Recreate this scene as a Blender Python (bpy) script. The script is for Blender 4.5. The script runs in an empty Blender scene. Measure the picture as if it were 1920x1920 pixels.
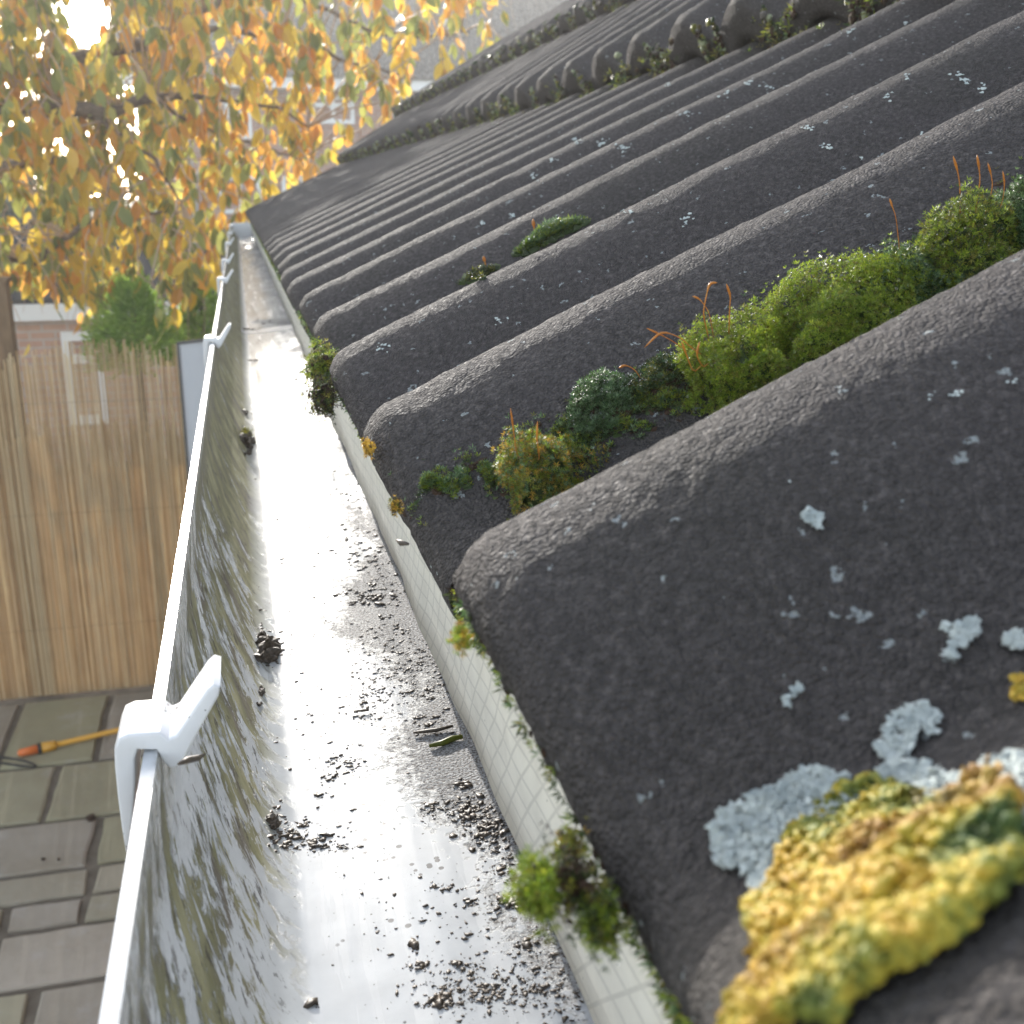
import bpy, bmesh, math, random
from mathutils import Vector, Matrix, noise
R = math.radians
random.seed(7)
SC = bpy.context.scene
COL = SC.collection

# ------------------------------------------------------------------ camera
FPX = 2050.0
PITCH, YAW = R(16.185), R(13.64)
cam_d = bpy.data.cameras.new('camera'); cam = bpy.data.objects.new('camera', cam_d); COL.objects.link(cam)
cam_d.sensor_width = 36; cam_d.lens = 36 * FPX / 1920
cam_d.clip_start = .005; cam_d.clip_end = 3000
cam.rotation_euler = (R(90) - PITCH, 0, -YAW)
cam_d.dof.use_dof = True; cam_d.dof.focus_distance = .42; cam_d.dof.aperture_fstop = 26
SC.camera = cam
SUN_AZ, SUN_EL = -5.0, 16.0          # azimuth measured from +Y towards +X
# ------------------------------------------------------------------ world, sun, exposure
w = bpy.data.worlds.new('World'); SC.world = w; w.use_nodes = True
nt = w.node_tree; bg = nt.nodes['Background']
sky = nt.nodes.new('ShaderNodeTexSky'); sky.sky_type = 'NISHITA'; sky.sun_disc = False
sky.sun_elevation = R(SUN_EL); sky.sun_rotation = R(SUN_AZ)
sky.air_density = 1.0; sky.dust_density = 1.2; sky.ozone_density = 1.0
hs_ = nt.nodes.new('ShaderNodeHueSaturation'); hs_.inputs['Saturation'].default_value = .5
nt.links.new(sky.outputs[0], hs_.inputs['Color']); nt.links.new(hs_.outputs[0], bg.inputs[0]); bg.inputs[1].default_value = .15
sd = bpy.data.lights.new('sun', 'SUN'); sun = bpy.data.objects.new('sun', sd); COL.objects.link(sun)
sd.energy = 2.0; sd.angle = R(.6); sd.color = (1, .95, .87)
az, el = R(SUN_AZ), R(SUN_EL)
SDIR = Vector((math.sin(az) * math.cos(el), math.cos(az) * math.cos(el), math.sin(el)))
sun.rotation_euler = SDIR.to_track_quat('Z', 'Y').to_euler()
SC.view_settings.view_transform = 'Standard'; SC.view_settings.look = 'None'
SC.view_settings.exposure = 1.78; SC.view_settings.gamma = 1
SC.cycles.max_bounces = 8; SC.cycles.sample_clamp_indirect = 6
SC.cycles.use_denoising = True

# ------------------------------------------------------------------ helpers
_s, _c = math.sin, math.cos
RV = Vector((_c(YAW), -_s(YAW), 0)); FV = Vector((_s(YAW) * _c(PITCH), _c(YAW) * _c(PITCH), -_s(PITCH))); UV = RV.cross(FV)
def ray(u, v): return RV * ((u - 960) / FPX) + UV * ((960 - v) / FPX) + FV
def aty(u, v, y): d = ray(u, v); return d * (y / d.y)
def atz(u, v, z): d = ray(u, v); return d * (z / d.z)
def proj(P): d = P.dot(FV); return 960 + FPX * P.dot(RV) / d, 960 - FPX * P.dot(UV) / d
GZ = -2.5

def rnd(a, b): return random.uniform(a, b)
def tag(o, label=None, cat=None, group=None, kind=None):
    if label: o['label'] = label
    if cat: o['category'] = cat
    if group: o['group'] = group
    if kind: o['kind'] = kind
    return o
def thing(name, label, cat, loc=(0, 0, 0), group=None):
    o = bpy.data.objects.new(name, None); COL.objects.link(o); o.location = loc; o.empty_display_size = .05
    return tag(o, label, cat, group)
def mesh(name, vs, fs, mats, parent=None, smooth=False, fm=None, uv=None):
    me = bpy.data.meshes.new(name)
    if parent is not None and parent.type == 'EMPTY':
        off = parent.location
        vs = [(v[0] - off[0], v[1] - off[1], v[2] - off[2]) for v in vs]
    me.from_pydata([tuple(v) for v in vs], [], fs)
    if not isinstance(mats, (list, tuple)): mats = [mats]
    for m in mats: me.materials.append(m)
    if fm: me.polygons.foreach_set('material_index', fm)
    if smooth: me.polygons.foreach_set('use_smooth', [True] * len(me.polygons))
    if uv:
        l = me.uv_layers.new(name='UVMap')
        for lp in me.loops: l.data[lp.index].uv = uv[lp.vertex_index]
    me.update()
    o = bpy.data.objects.new(name, me); COL.objects.link(o)
    if parent is not None: o.parent = parent
    return o
class G:
    """collects geometry for one mesh"""
    def __init__(s): s.v = []; s.f = []; s.m = []
    def add(s, vs, fs, mi=0):
        n = len(s.v); s.v += [Vector(v) for v in vs]
        s.f += [tuple(i + n for i in f) for f in fs]; s.m += [mi] * len(fs)
    def box(s, a, b, mi=0):
        x0, y0, z0 = a; x1, y1, z1 = b
        s.add([(x0,y0,z0),(x1,y0,z0),(x1,y1,z0),(x0,y1,z0),(x0,y0,z1),(x1,y0,z1),(x1,y1,z1),(x0,y1,z1)],
              [(0,3,2,1),(4,5,6,7),(0,1,5,4),(1,2,6,5),(2,3,7,6),(3,0,4,7)], mi)
    def tube(s, pts, rad, n=7, mi=0, cap=True):
        pts = [Vector(p) for p in pts]
        if not hasattr(rad, '__len__'): rad = [rad] * len(pts)
        vs = []; up = None
        for i, p in enumerate(pts):
            t = (pts[min(i + 1, len(pts) - 1)] - pts[max(i - 1, 0)]).normalized()
            if up is None: up = Vector((0, 0, 1)) if abs(t.z) < .9 else Vector((1, 0, 0))
            a = t.cross(up).normalized(); b = a.cross(t).normalized(); up = b
            for k in range(n):
                q = 2 * math.pi * k / n; vs.append(p + (a * math.cos(q) + b * math.sin(q)) * rad[i])
        fs = []
        for i in range(len(pts) - 1):
            for k in range(n):
                k2 = (k + 1) % n; fs.append((i*n+k, i*n+k2, (i+1)*n+k2, (i+1)*n+k))
        if cap: fs += [tuple(range(n))[::-1], tuple((len(pts)-1)*n + k for k in range(n))]
        s.add(vs, fs, mi)
    def obj(s, name, mats, parent=None, smooth=False):
        return mesh(name, s.v, s.f, mats, parent, smooth, s.m)

def ico_data(sub):
    b = bmesh.new(); bmesh.ops.create_icosphere(b, subdivisions=sub, radius=1)
    r = ([v.co.copy() for v in b.verts], [tuple(v.index for v in f.verts) for f in b.faces]); b.free(); return r
ICO1, ICO2, ICO3 = ico_data(1), ico_data(2), ico_data(3)
def frame(n):
    n = n.normalized(); a = n.orthogonal().normalized(); q = rnd(0, 6.283)
    a = (a * math.cos(q) + n.cross(a) * math.sin(q)).normalized(); return a, n.cross(a), n
def lump(g, p, n, r, flat=.6, ico=ICO1, jit=.35, mi=0, stretch=1.0):
    a, b, c = frame(n); sd_ = Vector((rnd(0, 99), rnd(0, 99), rnd(0, 99)))
    g.add([p + (a * v.x * stretch + b * v.y + c * v.z * flat) * r * (1 + jit * 2 * noise.noise(v * 1.4 + sd_)) for v in ico[0]], ico[1], mi)

# ---- materials
def mat(name, base=(.5,.5,.5), rough=.6, spec=.5, metal=0, trans=0, coat=0):
    m = bpy.data.materials.new(name); m.use_nodes = True
    b = m.node_tree.nodes['Principled BSDF']
    b.inputs['Base Color'].default_value = (*base, 1); b.inputs['Roughness'].default_value = rough
    b.inputs['Specular IOR Level'].default_value = spec; b.inputs['Metallic'].default_value = metal
    b.inputs['Transmission Weight'].default_value = trans; b.inputs['Coat Weight'].default_value = coat
    return m
class N:
    def __init__(s, m): s.t = m.node_tree; s.b = s.t.nodes['Principled BSDF']; s.out = s.t.nodes['Material Output']
    def new(s, ty, **k):
        n = s.t.nodes.new(ty)
        for a, b in k.items(): setattr(n, a, b)
        return n
    def link(s, a, b): s.t.links.new(a, b)
    def coord(s, kind='Object', scale=(1,1,1), rot=(0,0,0), loc=(0,0,0)):
        c = s.new('ShaderNodeTexCoord'); mp = s.new('ShaderNodeMapping')
        mp.inputs['Scale'].default_value = scale; mp.inputs['Rotation'].default_value = rot; mp.inputs['Location'].default_value = loc
        s.link(c.outputs[kind], mp.inputs[0]); return mp.outputs[0]
    def noise(s, vec, scale, detail=4, rough=.55, dist=0):
        n = s.new('ShaderNodeTexNoise'); n.inputs['Scale'].default_value = scale; n.inputs['Detail'].default_value = detail
        n.inputs['Roughness'].default_value = rough; n.inputs['Distortion'].default_value = dist
        s.link(vec, n.inputs['Vector']); return n.outputs[0]
    def vor(s, vec, scale, feature='F1', out='Distance', rnd_=1):
        n = s.new('ShaderNodeTexVoronoi', feature=feature); n.inputs['Scale'].default_value = scale
        n.inputs['Randomness'].default_value = rnd_
        s.link(vec, n.inputs['Vector']); return n.outputs[out]
    def ramp(s, fac, stops, interp='LINEAR'):
        n = s.new('ShaderNodeValToRGB'); e = n.color_ramp.elements; n.color_ramp.interpolation = interp
        while len(e) < len(stops): e.new(.5)
        for i, (p, c) in enumerate(stops):
            e[i].position = p; e[i].color = (*c, 1) if hasattr(c, '__len__') else (c, c, c, 1)
        s.link(fac, n.inputs[0]); return n.outputs[0]
    def mix(s, fac, a, b, mode='MIX'):
        n = s.new('ShaderNodeMix', data_type='RGBA', blend_type=mode)
        for sock, x in ((n.inputs[0], fac), (n.inputs[6], a), (n.inputs[7], b)):
            if isinstance(x, (int, float)): sock.default_value = x
            elif isinstance(x, tuple): sock.default_value = (*x, 1)
            else: s.link(x, sock)
        return n.outputs[2]
    def math(s, op, a, b=0.0, c=0.0):
        n = s.new('ShaderNodeMath', operation=op)
        for i, x in enumerate((a, b, c)):
            if isinstance(x, (int, float)): n.inputs[i].default_value = x
            else: s.link(x, n.inputs[i])
        return n.outputs[0]
    def bump(s, h, strength=.5, dist=.001, prev=None):
        n = s.new('ShaderNodeBump'); n.inputs['Strength'].default_value = strength; n.inputs['Distance'].default_value = dist
        s.link(h, n.inputs['Height'])
        if prev: s.link(prev, n.inputs['Normal'])
        return n.outputs[0]
    def base(s, c): s.link(c, s.b.inputs['Base Color'])
    def rough(s, c): s.link(c, s.b.inputs['Roughness'])
    def nrm(s, c): s.link(c, s.b.inputs['Normal'])
def leafmat(name, ramp_scale, stops, translucency=.5, rough=.5, spec=.4, tint=1.3, rand=True):
    m = mat(name, rough=rough, spec=spec); n = N(m)
    v = n.coord('Object'); f = n.noise(v, ramp_scale, 3)
    if rand:
        g = n.new('ShaderNodeNewGeometry'); f = n.math('ADD', n.math('MULTIPLY', f, .55), n.math('MULTIPLY', g.outputs['Random Per Island'], .45))
    c = n.ramp(f, stops); n.base(c)
    t = n.new('ShaderNodeBsdfTranslucent'); n.link(n.mix(1.0, c, (tint, tint, tint * .8), 'MULTIPLY'), t.inputs[0])
    mx = n.new('ShaderNodeMixShader'); mx.inputs[0].default_value = translucency
    n.link(n.b.outputs[0], mx.inputs[1]); n.link(t.outputs[0], mx.inputs[2]); n.link(mx.outputs[0], n.out.inputs[0])
    return m

M = {}
def tile_mat(name, tone=1.0):
    m = mat(name, rough=.85, spec=.16); n = N(m)
    v = n.coord('Object')
    fine = n.noise(v, 420, 5, .65); mid = n.noise(v, 38, 4); big = n.noise(v, 6, 3)
    c = n.ramp(fine, [(.3, (.053*tone, .048*tone, .047*tone)), (.55, (.086*tone, .077*tone, .075*tone)), (.72, (.15*tone, .132*tone, .128*tone))])
    c = n.mix(n.math('MULTIPLY', n.ramp(mid, [(.4, 0.0), (.75, 1.0)]), .45), c, (.078*tone, .069*tone, .070*tone))
    c = n.mix(n.math('MULTIPLY', n.ramp(big, [(.5, 0.0), (.75, 1.0)]), .3), c, (.036, .038, .028))
    # pale grey-blue crustose lichen specks with ragged outlines
    dv = n.new('ShaderNodeVectorMath', operation='ADD'); nc = n.new('ShaderNodeTexNoise'); nc.inputs['Scale'].default_value = 300
    n.link(v, nc.inputs['Vector'])
    sc = n.new('ShaderNodeVectorMath', operation='SCALE'); sc.inputs['Scale'].default_value = .006
    n.link(nc.outputs['Color'], sc.inputs[0]); n.link(v, dv.inputs[0]); n.link(sc.outputs[0], dv.inputs[1])
    for s_, th, keep in ((38, .10, .86), (95, .13, .62), (160, .16, .72)):
        vo = n.new('ShaderNodeTexVoronoi'); vo.inputs['Scale'].default_value = s_; n.link(dv.outputs[0], vo.inputs['Vector'])
        sp = n.math('LESS_THAN', vo.outputs['Distance'], th)
        sep = n.new('ShaderNodeSeparateColor'); n.link(vo.outputs['Color'], sep.inputs[0])
        k = n.math('GREATER_THAN', sep.outputs[0], keep)
        brk = n.math('GREATER_THAN', n.noise(v, 700, 2), .47)
        c = n.mix(n.math('MULTIPLY', n.math('MULTIPLY', sp, k), n.math('MULTIPLY', brk, .85)), c, (.34, .37, .37))
    n.base(c)
    h = n.math('ADD', n.math('MULTIPLY', n.noise(v, 1300, 2, .6), .8), n.math('MULTIPLY', n.vor(v, 880), -1.7))
    b1 = n.bump(n.noise(v, 300, 2, .5), .22, .0009)
    n.nrm(n.bump(h, 1.0, .0010, b1))
    n.rough(n.ramp(fine, [(.35, .95), (.72, .62)]))
    return m
M['tile'] = tile_mat('concrete_tile')

def gutter_mat():
    m = mat('weathered_white_pvc', rough=.2, spec=.6); n = N(m)
    uvn = n.coord('UV')
    sep = n.new('ShaderNodeSeparateXYZ'); n.link(uvn, sep.inputs[0]); s = sep.outputs[0]; y = sep.outputs[1]
    wall = n.ramp(n.math('MULTIPLY', s, 5.0), [(.02, 0.0), (.05, 1.0), (.36, 1.0), (.44, 0.0)])
    # streaks running diagonally down the front wall
    st = n.coord('UV', rot=(0, 0, R(-34)), scale=(1, 1, 1))
    mp2 = n.new('ShaderNodeMapping'); mp2.inputs['Scale'].default_value = (120, 40, 1); n.link(st, mp2.inputs[0])
    a = n.noise(mp2.outputs[0], 1.0, 10, .78, .5)
    mp3 = n.new('ShaderNodeMapping'); mp3.inputs['Scale'].default_value = (42, 14, 1); mp3.inputs['Location'].default_value = (4, 9, 0); n.link(st, mp3.inputs[0])
    a2 = n.noise(mp3.outputs[0], 1.0, 5, .6, .3)
    col = n.mix(1.0, (.62, .64, .66), n.ramp(n.noise(uvn, 60, 5), [(.3, .82), (.7, 1.0)]), 'MULTIPLY')
    far = n.ramp(n.math('MULTIPLY', y, .3), [(.1, 0.0), (.22, 1.0)])
    algae = n.math('MULTIPLY', wall, n.ramp(n.math('ADD', n.math('ADD', n.math('MULTIPLY', a, .6), n.math('MULTIPLY', a2, .4)), n.math('MULTIPLY', far, .09)), [(.502, 0.0), (.522, 1.0)]))
    gcol = n.ramp(n.noise(mp3.outputs[0], 1.6, 4), [(.35, (.11, .08, .035)), (.5, (.17, .155, .03)), (.65, (.33, .30, .13))])
    col = n.mix(n.math('MULTIPLY', algae, .88), col, gcol)
    dark = n.math('MULTIPLY', wall, n.ramp(n.noise(mp2.outputs[0], 1.9, 8, .7), [(.57, 0.0), (.60, 1.0)]))
    col = n.mix(n.math('MULTIPLY', dark, .8), col, (.05, .04, .03))
    band = n.ramp(n.math('MULTIPLY', s, 10.0), [(.02, 0.0), (.05, 1.0), (.19, 1.0), (.24, 0.0)])
    col = n.mix(n.math('MULTIPLY', band, n.ramp(n.noise(uvn, 220, 6, .7), [(.38, .2), (.6, .9)])), col, (.2, .18, .13))
    # silt film on the floor, thicker on the roof side
    fl = n.ramp(n.math('MULTIPLY', s, 5.0), [(.44, 0.0), (.5, 1.0)])
    right = n.ramp(n.math('MULTIPLY', s, 5.0), [(.5, 0.0), (.82, .16)])
    sn = n.math('ADD', n.math('ADD', n.math('MULTIPLY', n.noise(n.coord('UV', scale=(9, 6, 1)), 1, 4, .6, .6), .65), n.math('MULTIPLY', n.noise(uvn, 240, 6, .75), .35)), right)
    silt = n.math('MULTIPLY', fl, n.ramp(sn, [(.59, 0.0), (.64, 1.0)]))
    film = n.math('MULTIPLY', fl, n.ramp(n.noise(n.coord('UV', scale=(14, 22, 1)), 1, 6, .65, .8), [(.45, 0.0), (.7, .4)]))
    col = n.mix(film, col, (.40, .40, .41))
    col = n.mix(n.math('MULTIPLY', silt, n.ramp(n.noise(uvn, 900, 3, .7), [(.42, .35), (.6, 1.0)])), col, (.085, .07, .06))
    spk = n.math('LESS_THAN', n.vor(uvn, 260), n.ramp(n.noise(uvn, 45, 5), [(.46, .02), (.62, .26)]))
    col = n.mix(n.math('MULTIPLY', n.math('MULTIPLY', spk, fl), .85), col, (.06, .05, .045))
    ls = n.math('MULTIPLY', n.math('LESS_THAN', s, .0042), n.math('LESS_THAN', n.vor(uvn, 330), n.ramp(n.noise(uvn, 16, 4), [(.5, .0), (.72, .3)])))
    col = n.mix(n.math('MULTIPLY', ls, .8), col, (.09, .075, .05))
    n.base(col)
    r = n.math('ADD', n.math('MULTIPLY', n.noise(n.coord('UV', scale=(90, 5, 1)), 1, 5, .6), .42), .02)
    r = n.math('ADD', r, n.math('MULTIPLY', n.math('ADD', algae, silt), .5)); n.rough(r)
    hh = n.math('ADD', n.math('MULTIPLY', n.math('MULTIPLY', algae, n.noise(mp2.outputs[0], 2.5, 6)), 1.0), n.math('MULTIPLY', n.math('MULTIPLY', silt, n.noise(uvn, 800, 3)), 1.5))
    b1 = n.bump(n.noise(n.coord('UV', scale=(12, 9, 1)), 1, 3), .25, .003)
    n.nrm(n.bump(hh, .7, .0012, b1))
    return m
M['gutter'] = gutter_mat()
M['white_plastic'] = mat('white_plastic', (.8, .8, .8), .28, .5)
def dirty_plastic():
    m = mat('bracket_plastic', (.78, .78, .79), .3, .5); n = N(m); v = n.coord('Object')
    d = n.math('LESS_THAN', n.vor(v, 520), n.ramp(n.noise(v, 70, 3), [(.45, .0), (.7, .36)]))
    n.base(n.mix(n.math('MULTIPLY', d, .7), n.mix(n.ramp(n.noise(v, 30, 4), [(.4, 0.0), (.8, .35)]), (.8, .8, .81), (.55, .53, .5)), (.1, .08, .06)))
    return m
M['bracket'] = dirty_plastic()

def felt_mat():
    m = mat('cream_underlay', (.6, .58, .52), .6, .35); n = N(m)
    uvn = n.coord('UV')
    hs = []
    for ang in (4, 44):
        mp = n.coord('UV', rot=(0, 0, R(ang)), scale=(1, 1, 1))
        sp = n.new('ShaderNodeSeparateXYZ'); n.link(mp, sp.inputs[0])
        wv = n.math('PINGPONG', n.math('ADD', sp.outputs[0], 5.0), .0042)
        hs.append(n.math('LESS_THAN', wv, .00055))
    g = n.math('MAXIMUM', hs[0], hs[1])
    wn = n.noise(uvn, 70, 5)
    col = n.mix(n.math('MULTIPLY', g, .5), n.mix(n.ramp(wn, [(.4, 0.0), (.75, .6)]), (.70, .67, .58), (.52, .49, .42)), (.42, .40, .35))
    d = n.math('LESS_THAN', n.vor(uvn, 300), n.ramp(n.noise(uvn, 25, 3), [(.52, .0), (.75, .22)]))
    col = n.mix(n.math('MULTIPLY', d, .8), col, (.08, .065, .05)); n.base(col)
    n.nrm(n.bump(n.math('ADD', n.math('MULTIPLY', g, -1.0), n.math('MULTIPLY', n.noise(uvn, 150, 4), .8)), .6, .0006))
    return m
M['felt'] = felt_mat()

def brick_mat(name, c1, c2, mortar, scale=1.0):
    m = mat(name, rough=.85, spec=.2); n = N(m); v = n.coord('Object', rot=(R(90), 0, 0))
    b = n.new('ShaderNodeTexBrick'); n.link(v, b.inputs['Vector'])
    b.inputs['Color1'].default_value = (*c1, 1); b.inputs['Color2'].default_value = (*c2, 1); b.inputs['Mortar'].default_value = (*mortar, 1)
    b.inputs['Scale'].default_value = scale; b.inputs['Brick Width'].default_value = .225; b.inputs['Row Height'].default_value = .075; b.inputs['Mortar Size'].default_value = .01
    n.base(n.mix(n.ramp(n.noise(v, 9, 3), [(.4, 0.0), (.7, .4)]), b.outputs[0], tuple(x * .7 for x in c1)))
    n.nrm(n.bump(b.outputs['Fac'], -.4, .01))
    return m
M['brick'] = brick_mat('red_brick', (.36, .17, .12), (.42, .22, .15), (.4, .36, .32))
M['brick_pale'] = brick_mat('pale_brick', (.5, .29, .21), (.55, .34, .25), (.5, .44, .4))
def simple_noise(name, a, b, sc, rough=.8, bumpd=.01, spec=.3, stretch=(1,1,1)):
    m = mat(name, rough=rough, spec=spec); n = N(m); v = n.coord('Object', scale=stretch)
    f = n.noise(v, sc, 5, .6); n.base(n.ramp(f, [(.3, a), (.7, b)])); n.nrm(n.bump(f, .5, bumpd)); return m
M['slate'] = simple_noise('weathered_roof_tile', (.10, .09, .08), (.20, .18, .155), 5, .8, .02)
M['soil'] = simple_noise('soil', (.07, .055, .035), (.16, .14, .07), 4, .9, .02)
M['mortar'] = simple_noise('joint_sand', (.11, .09, .065), (.2, .17, .13), 14, .9, .01)
M['white_paint'] = mat('white_paint', (.8, .8, .79), .4)
M['glass'] = mat('window_glass', (.12, .15, .18), .06, .8)
M['dark'] = mat('dark_board', (.03, .03, .03), .7)
M['grey_trim'] = mat('dark_grey_trim', (.09, .1, .11), .4)
M['timber'] = simple_noise('brown_timber', (.14, .09, .05), (.28, .19, .11), 6, .8, .005, stretch=(6, 6, 1))
M['rust'] = mat('dark_cable', (.02, .02, .02), .5)
M['wet_silt'] = simple_noise('wet_silt', (.03, .022, .016), (.13, .095, .065), 500, .5, .0006, .6)
M['root_silt'] = simple_noise('moss_root_soil', (.02, .012, .008), (.075, .042, .024), 300, .85, .001)
M['water'] = mat('water_drop', (1, 1, 1), .02, .5, 0, 1); M['water'].node_tree.nodes['Principled BSDF'].inputs['IOR'].default_value = 1.33
M['moss_bright'] = leafmat('moss_bright', 90, [(.25, (.10, .17, .012)), (.5, (.20, .28, .025)), (.75, (.36, .40, .05))], .45, .35, .5, 1.4)
M['moss_teal'] = leafmat('moss_teal', 90, [(.25, (.05, .10, .035)), (.5, (.10, .19, .065)), (.75, (.24, .33, .16))], .35, .3, .6, 1.2)
M['moss_olive'] = leafmat('moss_olive', 80, [(.25, (.10, .075, .018)), (.5, (.15, .17, .02)), (.75, (.30, .26, .04))], .4, .4, .5, 1.3)
M['moss_dark'] = leafmat('moss_dark', 80, [(.25, (.018, .03, .008)), (.6, (.05, .08, .02)), (.8, (.09, .12, .03))], .25, .5, .4, 1.0)
M['moss_rust'] = leafmat('moss_rust', 80, [(.25, (.22, .12, .02)), (.5, (.42, .25, .03)), (.75, (.55, .36, .06))], .4, .4, .4, 1.2)
M['stalk'] = leafmat('stalk', 80, [(.3, (.35, .12, .02)), (.7, (.6, .3, .05))], .35, .3, .6, 1.3)
M['lichen_pale'] = simple_noise('pale_lichen', (.36, .41, .41), (.60, .64, .60), 240, .8, .0006, .25)
M['lichen_green'] = simple_noise('grey_green_lichen', (.20, .23, .13), (.40, .42, .28), 240, .8, .0006, .25)
def yl():
    m = mat('yellow_lichen', rough=.6, spec=.35); n = N(m); v = n.coord('Object')
    g = n.new('ShaderNodeNewGeometry')
    f = n.math('ADD', n.math('MULTIPLY', n.noise(v, 62, 5, .6), .95), n.math('MULTIPLY', g.outputs['Random Per Island'], .06))
    c = n.ramp(f, [(.33, (.05, .09, .02)), (.42, (.20, .21, .03)), (.48, (.42, .33, .035)), (.56, (.47, .28, .025)), (.64, (.50, .38, .05)), (.74, (.58, .50, .18))])
    br = n.ramp(n.noise(n.coord('Object', loc=(3.3, 1.2, 5)), 45, 3), [(.55, 0.0), (.66, .85)])
    c = n.mix(br, c, (.28, .14, .06)); n.base(c)
    n.nrm(n.bump(n.noise(v, 900, 4), .5, .0006))
    n.b.inputs['Subsurface Weight'].default_value = .0
    return m
M['lichen_yellow'] = yl()
M['leaf'] = [leafmat('leaf_yellow', 1.2, [(.3, (.66, .47, .07)), (.6, (.8, .58, .10)), (.8, (.85, .68, .2))], .6, .4, .4, 1.15),
             leafmat('leaf_orange', 1.2, [(.3, (.62, .30, .07)), (.6, (.8, .42, .10)), (.8, (.85, .52, .18))], .6, .4, .4, 1.15),
             leafmat('leaf_green', 1.2, [(.3, (.20, .24, .09)), (.6, (.36, .38, .12)), (.8, (.5, .5, .18))], .5, .4, .4, 1.2)]
M['bark'] = simple_noise('brown_bark', (.10, .075, .055), (.24, .18, .14), 30, .8, .004, stretch=(1, 1, 3))
M['twig'] = mat('pale_twig', (.52, .38, .28), .35)
M['pale_bark'] = simple_noise('pale_bark', (.35, .38, .42), (.62, .64, .66), 9, .7, .004, stretch=(1, 1, .3))
M['conifer'] = leafmat('conifer_needles', 3, [(.3, (.22, .36, .07)), (.6, (.36, .52, .12)), (.8, (.5, .62, .22))], .65, .5, .3, 1.3)
M['hedge'] = leafmat('evergreen_leaves', 2, [(.3, (.03, .05, .015)), (.6, (.07, .10, .03)), (.8, (.13, .15, .05))], .35, .5, .4, 1.2)
M['orange'] = mat('orange_rubber', (.75, .18, .03), .35)
M['yellow_tube'] = mat('yellow_tube', (.65, .33, .03), .35)

# ------------------------------------------------------------------ ground
g = G(); g.box((-300, -60, GZ - .3), (300, 900, GZ)); tag(g.obj('ground', M['soil']), kind='structure')
def slab_mat():
    m = mat('sandstone_slab', rough=.75, spec=.35); n = N(m); v = n.coord('Object')
    g_ = n.new('ShaderNodeNewGeometry')
    c = n.ramp(g_.outputs['Random Per Island'], [(0, (.30, .265, .21)), (.35, (.36, .32, .26)), (.6, (.33, .31, .19)), (.85, (.42, .37, .30)), (1, (.31, .285, .185))])
    c = n.mix(n.ramp(n.noise(v, 2.2, 6, .65), [(.4, 0.0), (.7, .55)]), c, (.22, .185, .12))
    c = n.mix(n.ramp(n.noise(v, 5, 6, .7), [(.55, 0.0), (.72, .45)]), c, (.46, .44, .42)); n.base(c)
    n.nrm(n.bump(n.noise(v, 12, 6, .65), .5, .012)); return m
M['slab'] = slab_mat()
g = G(); g.box((-6, -3, GZ - .06), (1.0, 5.9, GZ + .006)); tag(g.obj('patio_joint_bed', M['mortar']), kind='structure')
g = G()
rows = [(4.80, 5.52), (4.31, 4.80), (3.94, 4.31), (3.75, 3.94), (3.58, 3.75), (3.27, 3.58), (2.98, 3.27), (2.55, 2.98), (2.2, 2.55), (1.7, 2.2), (1.3, 1.7), (.8, 1.3), (.3, .8), (-.2, .3), (-.8, -.2)]
seams = {0: [(-1.22)], 1: [atz(124, 1399, GZ).x], 2: [atz(199, 1500, GZ).x], 3: [atz(187, 1586, GZ).x], 4: [atz(41, 1642, GZ).x, atz(172, 1642, GZ).x],
         5: [atz(20, 1700, GZ).x], 6: [atz(86, 1800, GZ).x], 7: [atz(75, 1850, GZ).x]}
for i, (y0, y1) in enumerate(rows):
    xs = sorted(seams.get(i, [rnd(-1.4, -.9)]))
    while xs[-1] < .6: xs.append(xs[-1] + random.choice((.42, .6, .75)))
    while xs[0] > -5: xs.insert(0, xs[0] - random.choice((.42, .6, .75)))
    for a, b in zip(xs[:-1], xs[1:]):
        j = lambda: rnd(-.006, .006); q = .016; zt = GZ + .02 + rnd(-.002, .003)
        P = [(a + q + j(), y0 + q + j()), (b - q + j(), y0 + q + j()), (b - q + j(), y1 - q + j()), (a + q + j(), y1 - q + j())]
        cx, cy = (a + b) / 2, (y0 + y1) / 2; ring = []
        for k in range(4):
            p, r_ = P[k], P[(k + 1) % 4]
            for t in range(6):
                t /= 6; x = p[0] + (r_[0] - p[0]) * t; y = p[1] + (r_[1] - p[1]) * t
                w_ = .008 * noise.noise(Vector((x * 9, y * 9, i))); ring.append((x + w_, y + w_))
        n_ = len(ring); vs = [(x, y, GZ + .004) for x, y in ring] + [(x, y, zt - .006) for x, y in ring]
        ins = [(x + (cx - x) * .03, y + (cy - y) * .03, zt) for x, y in ring]; vs += ins
        fs = [(k, (k + 1) % n_, n_ + (k + 1) % n_, n_ + k) for k in range(n_)] + [(n_ + k, n_ + (k + 1) % n_, 2 * n_ + (k + 1) % n_, 2 * n_ + k) for k in range(n_)] + [tuple(range(2 * n_, 3 * n_))]
        g.add(vs, fs)
tag(g.obj('patio_paving', M['slab']), kind='structure')

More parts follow.
